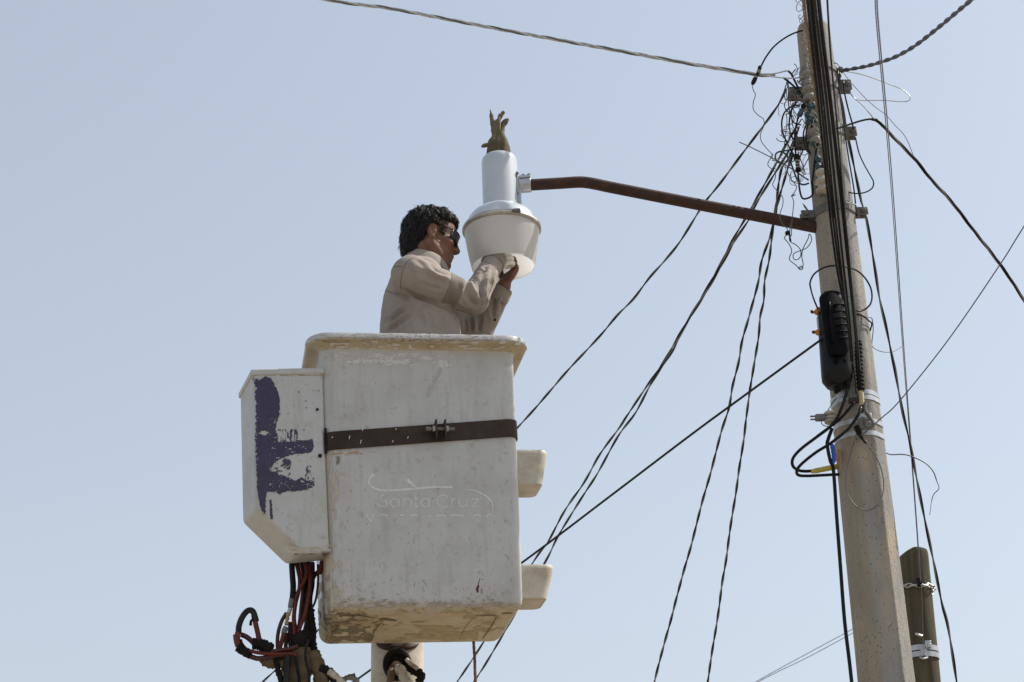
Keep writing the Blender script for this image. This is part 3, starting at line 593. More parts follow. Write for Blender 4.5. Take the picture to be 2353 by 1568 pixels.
ap = [at('p', 1217, 425.5, 6.08), at('p', 1285, 421.5, 6.075), at('p', 1325, 419, 6.07), at('p', 1345, 419.5, 6.07), at('p', 1372, 424, 6.065), at('p', 1420, 434, 6.06), at('p', 1640, 477, 6.03), at('p', 1800, 508, 6.01), at('p', 1885, 525, 6.0)]
arm = MB().tube(cat(ap, 8), .0232, 24).build('pipe_arm', M['rust'], None, angle=60); world_child(arm, lamp)

# ================================================================== CONCRETE POLE
PY = 6.0
p_lo, p_hi = at('p', 2018, 1400, PY), at('p', 1868, 62, PY)
PX = (p_lo[0]+p_hi[0])/2
def pole_c(z): t = (z-p_lo[2])/(p_hi[2]-p_lo[2]); return np.array([p_lo[0]+(p_hi[0]-p_lo[0])*t, PY, z])
def pole_r(z):
    zz = [0, at('p', 2050, 1500, PY)[2], at('p', 1950, 784, PY)[2], p_hi[2]]
    return float(np.interp(z, zz, [.125, .0905, .0835, .0655]))
def octr(z, off=0, bev=.22, rot=4.):
    c_ = pole_c(z); r_ = (pole_r(z)+off)/math.cos(R(22.5)); P = [np.array([math.cos(R(22.5+45*k+rot)), math.sin(R(22.5+45*k+rot))])*r_ for k in range(8)]; out = []
    for k in range(8):
        a, b, c2 = P[k-1], P[k], P[(k+1) % 8]; e0, e1 = b+(a-b)*bev, b+(c2-b)*bev
        out += [(1-t)**2*e0+2*t*(1-t)*b+t*t*e1 for t in (0, .25, .5, .75, 1)]
    return np.array([(c_[0]+q[0], c_[1]+q[1], z) for q in out])
pole = thing('concrete_pole', 'tall pale octagonal concrete utility pole hung with cables, clamps and steel bands', 'utility pole', (PX, PY, 0))
rg = [octr(z, 0, np.interp(z, [3.2, 3.6, 4.0, 6], [.06, .08, .30, .34])) for z in np.r_[0, np.linspace(2.2, p_hi[2]-.02, 60)]]
top = octr(p_hi[2]-.02, -.004, .34); rg += [octr(p_hi[2]-.004, -.004, .34), octr(p_hi[2], -.016, .34)]
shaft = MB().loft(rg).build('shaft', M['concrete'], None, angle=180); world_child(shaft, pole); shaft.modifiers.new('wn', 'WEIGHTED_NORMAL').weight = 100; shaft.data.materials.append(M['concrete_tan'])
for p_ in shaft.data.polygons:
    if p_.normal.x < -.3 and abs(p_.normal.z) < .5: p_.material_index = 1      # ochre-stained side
def zat(cr, x, y): return at(cr, x, y, PY-.09)[2]
def band(z, hh, m=M['band'], off=.003, tilt=0, name='steel_band'):
    rr = []
    for zz, o_ in ((z-hh, .0008), (z-hh, off), (z+hh, off), (z+hh, .0008)): rr.append(octr(zz, o_, .32))
    o = MB().loft(rr, False, False).build(name, m, None, angle=40); world_child(o, pole); return o
for y in (512, 600, ): band(zat('A3', 900, y), .0088)
band(zat('A3', 900, 985), .0085); band(zat('A3', 900, 1190), .009)
# clamp collars with ears on both sides
def collar(pl, prt, hh, ext, m):
    zl = at(*pl, PY)[2] if pl else None; zr = at(*prt, PY)[2] if prt else None; z = np.mean([q for q in (zl, zr) if q is not None]); r_ = pole_r(z); c_ = pole_c(z)
    rr = []
    for k, o_ in ((-1, .0008), (-1, .006), (1, .006), (1, .0008)):
        ring_ = octr(z, o_, .32); ring_[:, 2] += k*hh+((ring_[:, 0]-c_[0])/(2*r_)*((zr or z)-(zl or z))*.9 if pl and prt else 0); rr.append(ring_)
    o = MB().loft(rr, False, False).build('pole_clamp', m, None, angle=40); world_child(o, pole)
    for sgn, e, zz in ((-1, ext, zl), (1, ext, zr)):
        if zz is None: continue
        x0 = c_[0]+sgn*(r_+.002)
        b1 = MB().box((x0+sgn*e/2, PY-.016, zz), (e, .007, hh*2)).box((x0+sgn*e/2, PY+.016, zz), (e, .007, hh*2)).box((x0+sgn*e*.22, PY, zz-.001), (e*.44, .0245, hh*1.8)).build('clamp_ear', m, None, bevel=.003); b1.parent = o
        xb = x0+sgn*e*.62
        b2 = MB().cyl((xb, PY-.034, zz), (xb, PY+.034, zz), .0065, 10).cyl((xb, PY-.0305, zz), (xb, PY-.0197, zz), .0115, 6).cyl((xb, PY+.0197, zz), (xb, PY+.0305, zz), .0115, 6).build('ear_bolt', m, None, bevel=.0008); b2.parent = o
    return o
collar(('c6', 690, 440), ('c6', 1105, 415), .017, .052, M['dullzinc'])
collar(('A1', 390, 560), ('A1', 1265, 440), .024, .055, M['dullzinc'])
collar(('A1', 500, 1370), ('A1', 1345, 1200), .022, .050, M['dullzinc'])
collar(None, ('A1', 1120, 210), .013, .026, M['dullzinc'])
# hook and dead-end hardware at the lower bands
hw = MB(); P = path('A3', [(1060, 700), (1070, 830), (1110, 880), (1190, 1010), (1200, 1060), (1150, 1100), (1080, 1085)], PY-.13); hw.tube(P, .0065, 8)
P = path('A3', [(1000, 960), (990, 1020), (1000, 1100), (1060, 1110), (1075, 1020), (1050, 965), (1000, 960)], PY-.125); hw.tube(P, .007, 8)
o = hw.build('hook', M['dullzinc']); world_child(o, pole)
o = MB().tube(path('A3', [(930, 1080), (960, 1180), (1000, 1260), (1080, 1370)], PY-.115), [.012, .014, .012, .013, .012, .010, .012, .009, .007, .006, .008, .006, .005, .004, .004, .003], 8).build('rope_knot', M['tape']); world_child(o, pole)
o = MB().box(at('A3', 1050, 940, PY-.11), (.05, .03, .022)).build('hook_plate', M['zinc'], bevel=.002); world_child(o, pole)
o = MB().box(at('A3', 890, 620, PY-.105), (.045, .025, .028)).box(at('A3', 860, 560, PY-.105), (.028, .03, .04)).build('cable_bracket', M['dullzinc'], bevel=.003); world_child(o, pole)
o = MB().box(at('A3', 880, 670, PY-.118), (.04, .02, .016)).build('rusty_bracket_foot', M['rust'], bevel=.003); world_child(o, pole)
o = MB().tube(path('A3', [(520, 620), (620, 560), (620, 700), (530, 790)], PY-.10), .004, 6).build('band_tail', M['zinc']); world_child(o, pole)
# spool insulators on the front of the pole
def spool(c_, r_, hh, m, tiltx=0):
    o = MB().lathe([(.0, hh), (r_*.72, hh), (r_*.92, hh*.86), (r_, hh*.55), (r_*.9, hh*.3), (r_*.68, hh*.1), (r_*.68, -hh*.1), (r_*.9, -hh*.3), (r_, -hh*.55), (r_*.92, -hh*.86), (r_*.72, -hh), (0, -hh)], 24).build('insulator', m)
    o.location = c_; o.rotation_euler = (tiltx, 0, 0); world_child(o, pole); return o
for x, y, r_, hh in ((690, 330, .028, .034), (715, 560, .029, .034)): spool(Vector(at('A1', x-40, y, PY-.105)), r_, hh, M['greyporc'])
spool(Vector(at('A1', 770, 1260, PY-.115)), .027, .032, M['greyporc'])
spool(Vector(at('A2', 1040, 1090, PY-.125)), .032, .028, M['porcelain']); spool(Vector(at('A2', 1010, 930, PY-.125)), .024, .028, M['porcelain'])
rod = MB(); rod.tube([at('A1', 620, 60, PY-.105), at('A2', 1000, 1250, PY-.11)], .008, 8); o = rod.build('insulator_rod', M['dullzinc']); world_child(o, pole)
o = MB().tube([at('A2', 1060, 1110, PY-.115), at('A2', 1095, 1330, PY-.10)], .009, 8).build('insulator_rod', M['dullzinc']); world_child(o, pole)
o = MB().loft([np.array([at('A2', x, y, PY-.03+q) for x, y in ((690, 1350), (740, 1400), (805, 1490), (770, 1490), (720, 1430))]) for q in (0, .012)]).build('pipe_end_tongue', M['dullzinc'], smooth=False); world_child(o, lamp)

# ================================================================== WOODEN POLE behind
WY = 8.2
wt_, wb_ = at('p', 2107, 1290, WY), at('p', 2120, 1500, WY); WX = at('p', 2108, 1275, WY)[0]
wr = 0.5*abs(at('p', 2072, 1300, WY)[0]-at('p', 2141, 1300, WY)[0])
WX -= .022; wood = thing('wooden_pole', 'weathered greenish wooden pole with chain and steel bands, behind the concrete pole', 'utility pole', (WX, WY, 0))
ztop = at('p', 2108, 1255, WY-wr)[2]; V = []
zz = list(np.linspace(0, ztop-.06, 26))+[ztop-.03, ztop-.012, ztop]
a = np.linspace(0, 2*np.pi, 40, endpoint=False)
rgs = []
for k, z in enumerate(zz):
    rr = wr*(1+.018*(ztop-z)); rr *= {27: .985, 28: .93}.get(k, 1); rr *= 1+.018*np.sin(3*a+z*2)+.012*np.sin(7*a+z)
    slant = -.036*np.clip((-np.cos(a)*1.0-.1), 0, 1)*min(1, max(0, (z-ztop+.2)/.2))
    rgs.append(np.stack([rr*np.cos(a), rr*np.sin(a), np.full(40, z)+slant], 1))
MB().loft(rgs).build('shaft', M['wood'], wood, angle=50)
wood.rotation_euler = (0, .028, 0); wood.location = (WX-.028*ztop, WY, 0)
def wband(y, hh, x=2108):
    z = at('p', x, y, WY-wr)[2]; r2 = wr*(1+.018*(ztop-z))+.004
    MB().lathe([(r2-.003, z-hh), (r2+.002, z-hh), (r2+.002, z+hh), (r2-.003, z+hh)], 40).build('steel_band', M['band'], wood, angle=40); return z
z1 = wband(1487, .0125); z2 = wband(1502, .0125)
def wloc(cr, x, y, dy=0): p = at(cr, x, y, WY-wr-.008-dy); return p-np.array([WX, WY, 0])
for x, y in ((715, 1160), (672, 1250)): MB().box(wloc('A8', x, y), (.03, .018, .034)).box(wloc('A8', x+14, y+12, .006), (.014, .02, .02)).build('band_buckle', M['zinc'], wood, bevel=.002)
MB().tube(cat([wloc('A8', 585, 1048, .01), wloc('A8', 610, 1058, .025), wloc('A8', 650, 1070, .02)], 4), .006, 8).build('hook', M['zinc'], wood)
MB().tube(cat([wloc('A8', 640, 1300), wloc('A8', 670, 1310, .02), wloc('A8', 712, 1300)], 4), .006, 8).build('hook', M['zinc'], wood)
zc = at('A8', 590, 528, WY-wr)[2]; nl = 20
for k in range(nl):
    ang = 2*math.pi*k/nl; rc = wr+.012; c_ = np.array([rc*math.cos(ang), rc*math.sin(ang), zc-.010*math.cos(ang-.6)*0-.004*math.sin(ang*3)]); tv = np.array([-math.sin(ang), math.cos(ang), 0]); nv = np.array([0, 0, 1.]) if k % 2 else np.array([math.cos(ang), math.sin(ang), 0])
    q = np.linspace(0, 2*np.pi, 13); MB().tube(c_+np.outer(.02*np.cos(q), tv)+np.outer(.0085*np.sin(q), nv), .0032, 6).build('chain_link', M['zinc'], wood)
MB().box(wloc('A8', 606, 495, .012), (.022, .025, .045)).build('wire_clip', M['tape'], wood, bevel=.004)
MB().tube(cat([wloc('A8', 735, 560, -.05), wloc('A8', 755, 600, -.06), wloc('A8', 740, 622, -.05), wloc('A8', 725, 590, -.05)], 4), .005, 6).build('chain_end', M['zinc'], wood)

# ================================================================== THE WORKER
nrm = lambda v: np.array(v, float)/np.linalg.norm(v)
FLOOR = BO[2]+.02
person = thing('person', 'man in beige long-sleeved shirt and dark sunglasses reaching up into the lamp bowl', 'person', glob((.03, .25, .014)))
def pchild(o): world_child(o, person); return o
TY = R(12); tf = np.array([math.cos(TY), math.sin(TY), 0]); tl = np.array([-math.sin(TY), math.cos(TY), 0])
RS, RE, RW = np.array([-.352, 5.782, 4.452]), np.array([-.139, 5.875, 4.388]), np.array([-.062, 6.015, 4.615])
LS, LE, LWr = np.array([-.33, 6.13, 4.46]), at('c1', 748, 1500, 6.2), at('c1', 908, 1205, 6.115)
NB = np.array([-.335, 5.955, 4.565])
HC = np.array([-.305, 5.955, 4.704]); HY, HP = R(16), R(9)
hf = np.array([math.cos(HY)*math.cos(HP), math.sin(HY)*math.cos(HP), -math.sin(HP)]); hl = np.array([-math.sin(HY), math.cos(HY), 0]); hu = np.cross(hf, hl)
HA = np.array([hf, hl, hu])
hp = lambda f, l, u: HC+hf*f+hl*l+hu*u
BULB = at('c1', 930, 1052, 6.055)
# ---- hands: joints first, used by the body field and by what they hold
def hand(F, wr, fwd, pal, side, curl, ln=.9, spread=.0185):
    a = nrm(fwd); n_ = nrm(np.array(pal)-a*(np.array(pal)@a)); w_ = np.cross(a, n_)*side       # w_: towards the little finger
    A = np.array([a, w_, n_]); F.ell(wr+a*.052, (.052, .040, .017), A, .012); F.ell(wr+a*.03-w_*.022+n_*.008, (.036, .017, .016), A, .012)
    for i, (k, lf) in enumerate(((-1.5, .93), (-.5, 1.02), (.5, .96), (1.5, .78))):
        p = wr+a*(.088-.004*abs(k+.5))+w_*k*spread; th = 0; r_ = .0098-.0007*i
        for sgm, (q, l_) in enumerate(zip(curl[i], (.043, .027, .021))):
            th += R(q); d = a*math.cos(th)+n_*math.sin(th)+w_*k*.03; p2 = p+d*l_*lf*ln; F.cone(p, p2, r_-.0008*sgm, r_-.0008*(sgm+1), .006); F.ell(p, (r_*1.06,)*3, None, .004); p = p2
    p = wr+a*.022-w_*.034+n_*.004
    for d, l_, r0, r1 in ((a*.62-w_*.6+n_*.5, .042, .0135, .0115), (a*.75-w_*.1+n_*.65, .032, .0115, .0102), (a*.7+w_*.25+n_*.6, .024, .0102, .0085)):
        p2 = p+nrm(d)*l_; F.cone(p, p2, r0, r1, .007); p = p2
h_ = .0042
B = Field((-.56, 5.66, 4.16), (.10, 6.32, 4.86), h_)
# torso and limbs under the shirt
B.stack([4.16, 4.3, 4.42, 4.5, 4.545], [-.345]*5, [5.96]*5, [.10, .105, .095, .075, .055], [.105, .11, .11, .10, .08], TY)
B.chain([RS, RE, RW], [.040, .036, .029]); B.chain([LS, LE, LWr], [.050, .036, .029])
B.cone(NB-np.array([0, 0, .03]), hp(-.022, 0, -.07), .062, .056, .03)
B.cone(hp(.02, .0, -.09), NB+tf*.045-np.array([0, 0, .02]), .03, .03, .03)
# head
B.ell(hp(-.012, 0, .022), (.096, .076, .092), HA, .02); B.ell(hp(.034, 0, -.045), (.064, .058, .085), HA, .025); B.ell(hp(.03, 0, .03), (.066, .066, .062), HA, .02)
for s in (-1, 1):
    B.cone(hp(.0, s*.057, -.062), hp(.062, s*.026, -.112), .022, .018, .025); B.ell(hp(.066, s*.043, -.032), (.024, .020, .018), HA, .02)
    B.ell(hp(.082, s*.030, -.004), (.014, .018, .012), HA, .012, True); B.ell(hp(.074, s*.030, -.004), (.0135,)*3, HA, .004)
    B.ell(hp(.102, s*.0125, -.043), (.013, .009, .0085), HA, .008)
    B.cone(hp(.098, s*.020, -.05), hp(.088, s*.033, -.075), .003, .002, .012, True)
B.ell(hp(.08, 0, -.112), (.021, .026, .018), HA, .02)
B.ell(hp(.088, 0, .016), (.016, .045, .010), HA, .015)
B.cone(hp(.092, 0, .008), hp(.113, 0, -.036), .0095, .0125, .012); B.ell(hp(.113, 0, -.040), (.0125, .0115, .0105), HA, .006)
for s in (-1, 1): B.ell(hp(.106, s*.006, -.0515), (.006, .004, .004), HA, .003, True)
B.ell(hp(.093, 0, -.071), (.014, .027, .0075), HA, .007); B.ell(hp(.090, 0, -.086), (.013, .023, .0085), HA, .007); B.ell(hp(.106, 0, -.0785), (.012, .024, .0022), HA, .004, True)
for s in (-1, 1):                 # ears
    EA = np.array([nrm(hf*.88-hl*s*.35+hu*.25*0), hl, hu]); E0 = hp(-.006, s*.079, -.016)
    B.ell(E0, (.0185, .0085, .033), HA@np.eye(3), .008); B.ell(E0+hl*s*.009+hf*.002+hu*.003, (.0105, .006, .021), HA, .004, True); B.ell(E0+hl*s*.004+hf*.009-hu*.004, (.005, .005, .008), HA, .004)
    B.ell(E0-hu*.028+hf*.004, (.009, .0065, .009), HA, .006)
hand(B, LWr, (.58, -.10, .84), (-.86, -.34, .30), 1, ((38, 46, 44), (42, 48, 44), (44, 50, 44), (46, 50, 42)))
hand(B, RW, (.30, .30, .9), (.75, .55, -.3), -1, ((30, 45, 40), (30, 45, 40), (34, 45, 40), (40, 45, 40)))
V, F_ = B.mesh(); V = smooth(V, F_, 2, .4); body = mesh_obj('body', V, F_, M['skin']); pchild(body)
# ---- shirt
h2 = .0046
S = Field((-.60, 5.62, 4.03), (.08, 6.36, 4.66), h2)
zs = [4.03, 4.12, 4.22, 4.31, 4.40, 4.46, 4.51, 4.55, 4.585]
S.stack(zs, [-.342, -.342, -.343, -.345, -.350, -.354, -.354, -.350, -.345], [5.962]*9, [.156, .154, .152, .150, .138, .126, .108, .085, .062], [.158, .161, .164, .165, .165, .163, .152, .126, .085], TY)
S.chain([RS+np.array([-.012, .012, .002]), RS*.6+RE*.4+np.array([0, 0, -.004]), RE, ], [.079, .065, .056], .009)
S.cone(RE, RW-nrm(RW-RE)*.0, .055, .040, .012); S.cone(RW, RW+nrm(RW-RE)*.022, .041, .040, .01)
S.chain([LS, LS*.55+LE*.45, LE], [.078, .062, .056], .02)
S.cone(LE, LWr-nrm(LWr-LE)*.012, .056, .041, .012)
for wr, el, c_ in ((RW, RE, .026), (LWr, LE, -.010)):
    a = nrm(wr-el); S.cone(wr+a*(c_+.07), wr+a*(c_+.1), .07, .07, .002, True); S.cone(wr+a*(c_-.03), wr+a*(c_+.05), .034, .034, .003, True)
S.cone(NB+np.array([.004, 0, .0]), NB+np.array([.03, 0, .12]), .060, .072, .006, True)
V, F_ = S.mesh(); V = smooth(V, F_, 3, .5); N_ = normals(V, F_)
bvh = BVHTree.FromPolygons([Vector(v) for v in V], [tuple(f) for f in F_])
def drape(cr, pts, m=5):
    out = []
    for x, y in cat(np.array([(a, b, 0) for a, b in pts], float), m)[:, :2]:
        hit = bvh.ray_cast(Vector(CAMO), Vector(nrm(ray(cr, x, y))))
        if hit[0] is not None: out.append(np.array(hit[0]))
    return np.array(out)
def crease(cr, pts, amp, wd, side=0):
    P = drape(cr, pts, 8)
    if len(P) < 2: return
    lo, hi = P.min(0)-.05, P.max(0)+.05; I = np.where(((V > lo) & (V < hi)).all(1))[0]
    D = np.linalg.norm(V[I][:, None]-P[None], axis=2); j = D.argmin(1); d = D.min(1); t = j/(len(P)-1)
    e = np.clip(np.minimum(t, 1-t)*5, .15, 1)
    disp[I] += amp*e*(np.exp(-(d/wd)**2)-.45*np.exp(-((d-1.9*wd)/wd)**2))
disp = np.zeros(len(V))
for pts, a, w_ in (
    ([(905, 930), (898, 1010), (930, 1095), (975, 1165), (1005, 1200)], -.012, .010), ([(940, 905), (960, 990), (1010, 1080), (1050, 1170)], .008, .011),
    ([(1125, 755), (1085, 815), (1020, 850), (965, 870)], -.008, .009), ([(1000, 760), (985, 820), (960, 860)], .006, .010),
    ([(1150, 830), (1105, 960), (1085, 1100), (1080, 1210)], .010, .010), ([(1185, 860), (1165, 980), (1125, 1100), (1095, 1200)], -.010, .008),
    ([(1070, 860), (1045, 950), (1060, 1060), (1075, 1130)], -.007, .009), ([(1235, 820), (1200, 880), (1180, 960)], .006, .009),
    ([(420, 735), (520, 835), (640, 885), (740, 900)], .007, .016), ([(440, 820), (530, 890), (650, 920)], -.005, .013), ([(330, 680), (430, 760), (540, 850)], -.004, .013), ([(520, 790), (610, 850), (700, 865)], -.005, .010),
    ([(15, 1400), (120, 1330), (240, 1230), (340, 1185)], -.007, .013), ([(60, 1470), (190, 1370), (300, 1260)], -.006, .013), ([(10, 1330), (110, 1260), (220, 1180)], .005, .014), ([(30, 1440), (150, 1350), (270, 1245)], .006, .013),
    ([(190, 1450), (290, 1340), (380, 1240)], .004, .013), ([(340, 1200), (330, 1340), (325, 1480)], .004, .012),
    ([(180, 990), (330, 1072), (480, 1130), (620, 1175)], -.006, .012), ([(0, 1035), (90, 1055), (200, 1090), (330, 1150)], -.005, .009),
    ([(940, 1290), (960, 1400), (950, 1490)], -.010, .009), ([(980, 1290), (985, 1400), (975, 1480)], .008, .010), ([(880, 1330), (900, 1420), (880, 1490)], -.008, .010), ([(1060, 1300), (1040, 1400), (1030, 1490)], -.006, .010),
    ([(1200, 1060), (1180, 1180), (1190, 1290), (1215, 1340)], -.008, .009), ([(1290, 1080), (1250, 1160), (1240, 1260)], .007, .010), ([(1330, 1040), (1300, 1110), (1280, 1190)], -.005, .009),
    ([(185, 1000), (330, 1085), (480, 1150), (620, 1205), (760, 1255)], -.009, .008), ([(0, 1380), (60, 1300), (100, 1220)], -.004, .012), ([(360, 1230), (420, 1340), (440, 1480)], -.004, .010), ([(520, 1240), (560, 1340), (570, 1480)], .004, .012), ([(640, 1290), (660, 1380), (650, 1480)], -.004, .010),
    ([(250, 760), (300, 850), (310, 960)], -.003, .012), ([(420, 960), (560, 1000), (640, 1010)], -.003, .010), ([(860, 960), (885, 1080), (950, 1200)], -.006, .008), ([(780, 1130), (860, 1200), (960, 1240)], .004, .010),
    ([(1030, 800), (1090, 800), (1140, 820)], .004, .008), ([(990, 900), (1040, 930), (1100, 930)], -.004, .007), ([(1120, 900), (1150, 960), (1140, 1040)], -.005, .006),
    ([(700, 960), (760, 1060), (820, 1180)], .003, .016), ([(820, 930), (850, 1040), (900, 1150)], -.004, .012)):
    crease('A6', pts, a*1.1, w_*.82)
disp += .0022*vnoise(V, 16, 1)+.0012*vnoise(V, 38, 2)
V = V+N_*disp[:, None]; V = smooth(V, F_, 1, .25)
shirt = mesh_obj('shirt', V, F_, M['shirt'], person); shirt.matrix_parent_inverse = person.matrix_world.inverted()
N_ = normals(V, F_); bvh = BVHTree.FromPolygons([Vector(v) for v in V], [tuple(f) for f in F_])
def sub(o): o.parent = shirt; return o
sm_ = MB()
for pts in ([(318, 678), (262, 708), (222, 762), (192, 868), (180, 965), (184, 1020)], [(4, 1032), (60, 1046), (120, 1062), (176, 1082)], [(1030, 705), (1120, 722), (1200, 770), (1258, 832)], [(1196, 905), (1180, 980), (1150, 1060), (1112, 1140)], [(82, 775), (140, 768), (200, 770)]):
    P = drape('A6', pts, 6)
    if len(P) > 2: sub(MB().tube(P, .0015, 6).build('seam', M['seam']))
bd = []                                # pipe arm's shadow on the near sleeve, painted as a darker band
for tt, wd in ((.60, -.5), (.60, .5)):
    pass
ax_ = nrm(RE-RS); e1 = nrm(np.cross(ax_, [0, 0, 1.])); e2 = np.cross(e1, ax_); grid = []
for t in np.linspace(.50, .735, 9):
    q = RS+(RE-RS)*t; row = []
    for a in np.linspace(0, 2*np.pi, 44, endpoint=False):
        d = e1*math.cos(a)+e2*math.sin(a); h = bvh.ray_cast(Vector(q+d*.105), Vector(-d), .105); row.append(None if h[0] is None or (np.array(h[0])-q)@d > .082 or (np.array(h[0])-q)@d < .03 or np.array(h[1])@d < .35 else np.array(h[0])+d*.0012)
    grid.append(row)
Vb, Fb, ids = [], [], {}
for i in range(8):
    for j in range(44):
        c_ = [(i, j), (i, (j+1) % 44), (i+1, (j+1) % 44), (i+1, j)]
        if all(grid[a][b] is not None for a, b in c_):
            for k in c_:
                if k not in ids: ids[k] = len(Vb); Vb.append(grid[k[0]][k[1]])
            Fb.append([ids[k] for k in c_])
if Fb: sub(MB().add(Vb, Fb).build('sleeve_shadow_band', M['sleeveshadow'], angle=180))
# collar: stand and folded leaf
def ringpts(c_, ax2, r1, r2, n=40, gap=0, ph=0):
    u = nrm(np.cross(ax2, tl)); u = u if u@tf > 0 else -u; v = np.cross(ax2, u)
    a = np.linspace(R(gap)+ph, 2*np.pi-R(gap)+ph, n); return c_+np.outer(np.cos(a)*r1, u)+np.outer(np.sin(a)*r2, v)
cax = nrm([.30, .02, 1.0]); c0 = NB+np.array([.008, 0, .012])
L1 = ringpts(c0+cax*.035, cax, .071, .069, 48, 14); L2 = ringpts(c0+cax*.030, cax, .078, .076, 48, 12); L3 = ringpts(c0-cax*.006+np.array([.004, 0, -.006]), cax, .094, .088, 48, 9)
L3[:4] += np.array([.015, -.0, -.018]); L3[-4:] += np.array([.015, 0, -.018]); L0 = ringpts(c0-cax*.03, cax, .072, .07, 48, 14); L4 = L3-cax*.004-(L3-c0)*.02
co = MB(); n = 48
co.add(np.vstack([L0, L1, L2, L3, L4]), [(r*n+j, r*n+j+1, (r+1)*n+j+1, (r+1)*n+j) for r in range(4) for j in range(n-1)])
o = co.build('collar', M['shirt'], angle=180); pchild(o); q = o.modifiers.new('solid', 'SOLIDIFY'); q.thickness = .0025; q.offset = 0; q = o.modifiers.new('sub', 'SUBSURF'); q.levels = q.render_levels = 1
# cuffs
for wr, el, m_ in ((RW, RE, .014), (LWr, LE, -.022)):
    a = nrm(wr-el); c_ = wr+a*m_; u = nrm(np.cross(a, [0, 0, 1.])); v = np.cross(a, u); q = np.linspace(0, 2*np.pi, 28, endpoint=False)
    rg = [c_+a*t+np.outer(np.cos(q)*r_, u)+np.outer(np.sin(q)*r_, v) for t, r_ in ((-.034, .0425), (-.032, .0465), (.010, .0440), (.0135, .0420), (.012, .0395), (-.02, .037))]
    pchild(MB().loft(rg, False, False).build('cuff', M['shirt'], angle=60))
# buttons on the far cuff and trousers, boots
for cr, x, y, Y in (('A6', 1205, 1350, 6.13),):
    hit = bvh.ray_cast(Vector(CAMO), Vector(nrm(ray(cr, x, y))))
    if hit[0] is not None:
        p = np.array(hit[0]); n_ = np.array(hit[1]); pchild(MB().cyl(p, p+n_*.003*(1 if n_[1] < 0 else -1), .0055, 10).build('button', M['tape']))
T = Field((-.58, 5.7, FLOOR-.01), (-.08, 6.25, 4.12), .011)
hipc = np.array([-.342, 5.962, 0])
T.stack([3.88, 3.98, 4.06, 4.12], [-.342]*4, [5.962]*4, [.12, .13, .135, .135], [.155, .165, .16, .155], TY)
for s in (-1, 1):
    hx = hipc+tl*s*.09; T.chain([hx+np.array([0, 0, 3.93]), hx+tf*.03+np.array([0, 0, 3.58]), hx+np.array([0, 0, FLOOR+.08])], [.095, .072, .058], .03)
V, F_ = T.mesh(); pchild(mesh_obj('trousers', smooth(V, F_, 1), F_, M['trouser']))
for s in (-1, 1):
    K = Field(hipc+tl*s*.09+np.array([-.12, -.1, FLOOR-.01]), hipc+tl*s*.09+np.array([.2, .12, FLOOR+.16]), .009); b0 = hipc+tl*s*.09+np.array([0, 0, FLOOR])
    K.cone(b0+np.array([0, 0, .045]), b0+np.array([0, 0, .12]), .05, .05); K.cone(b0+tf*-.02+np.array([0, 0, .04]), b0+tf*.13+np.array([0, 0, .032]), .042, .036, .03)
    K.d = np.maximum(K.d, (FLOOR+.0-K.ax[2])[None, None, :].astype(np.float32)); V, F_ = K.mesh(); pchild(mesh_obj('boot', V, F_, M['boot']))
# ---- hair
Hf = Field(HC-np.array([.17, .15, .15]), HC+np.array([.16, .15, .165]), .0042)
Hf.ell(hp(-.012, 0, .028), (.095, .080, .089), HA, .02); Hf.ell(hp(.032, 0, .070), (.067, .068, .038), HA, .02); Hf.ell(hp(-.058, 0, -.035), (.044, .063, .060), HA, .03); Hf.ell(hp(-.066, 0, -.082), (.030, .05, .035), HA, .02)
X, Y_, Z_ = np.meshgrid(*Hf.ax, indexing='ij'); Q = np.stack([X-HC[0], Y_-HC[1], Z_-HC[2]], -1); f_, l_, u_ = Q@hf, Q@hl, Q@hu
line = np.interp(u_, [-.13, -.075, -.045, -.03, -.012, .010, .022, .040, .060, .075, .12], [-.05, -.045, -.030, -.026, -.022, -.020, .020, .044, .066, .120, .14])
side = np.where((np.abs(l_) > .05) & (u_ > -.032) & (u_ < .04) & (f_ > .012), np.maximum(line, .046), line)
cut = (f_-side)*.8; ear = .026-np.sqrt((f_+.004)**2+((u_+.014)*.8)**2)
ear = np.where(np.abs(l_) > .06, ear, -.1)
Hf.d = np.maximum(Hf.d, np.maximum(cut, ear)).astype(np.float32)
V, F_ = Hf.mesh(); V = smooth(V, F_, 2, .5); N_ = normals(V, F_)
q_ = vnoise(np.stack([(V-HC)@hf, (V-HC)@hl, (V-HC)@hu], 1)*np.array([1, 1, .45]), 40, 3); V = V+N_*np.maximum(.011*q_+.004*vnoise(V, 90, 4)-.001, -.0015)[:, None]
hair = mesh_obj('hair', V, F_, M['hair'], person); hair.matrix_parent_inverse = person.matrix_world.inverted()
N_ = normals(V, F_); hb = BVHTree.FromPolygons([Vector(v) for v in V], [tuple(f) for f in F_]); cu = MB(); crown = hp(-.045, 0, .12)
for i in rng.choice(len(V), min(len(V), 3300), replace=False):
    p, n_ = V[i].copy(), N_[i]
    if (p-HC)@hf > .06 and (p-HC)@hu < .045: continue
    d = p-crown; d = d-n_*(d@n_)+rng.normal(0, .012, 3); wv = np.cross(n_, d); wv /= np.linalg.norm(wv)+1e-9; ph = rng.uniform(0, 6.28); lift = rng.uniform(.0003, .0011)*(1+.9*(rng.random() < .1)); P = []; L_ = rng.uniform(.0032, .0058)
    for k in range(8):
        hit = hb.find_nearest(Vector(p)); n_ = np.array(hit[1]); d = d-n_*(d@n_); d /= np.linalg.norm(d)+1e-9
        P.append(np.array(hit[0])+n_*(.0006+lift*k)+wv*.0036*math.sin(ph+k*.95)); p = P[-1]+d*L_
    cu.tube(np.array(P), [.0010, .0012, .0012, .0011, .001, .0008, .0006, .0004], 3)
o = cu.build('hair_strands', M['strands'], hair, angle=180); o['kind'] = 'stuff'
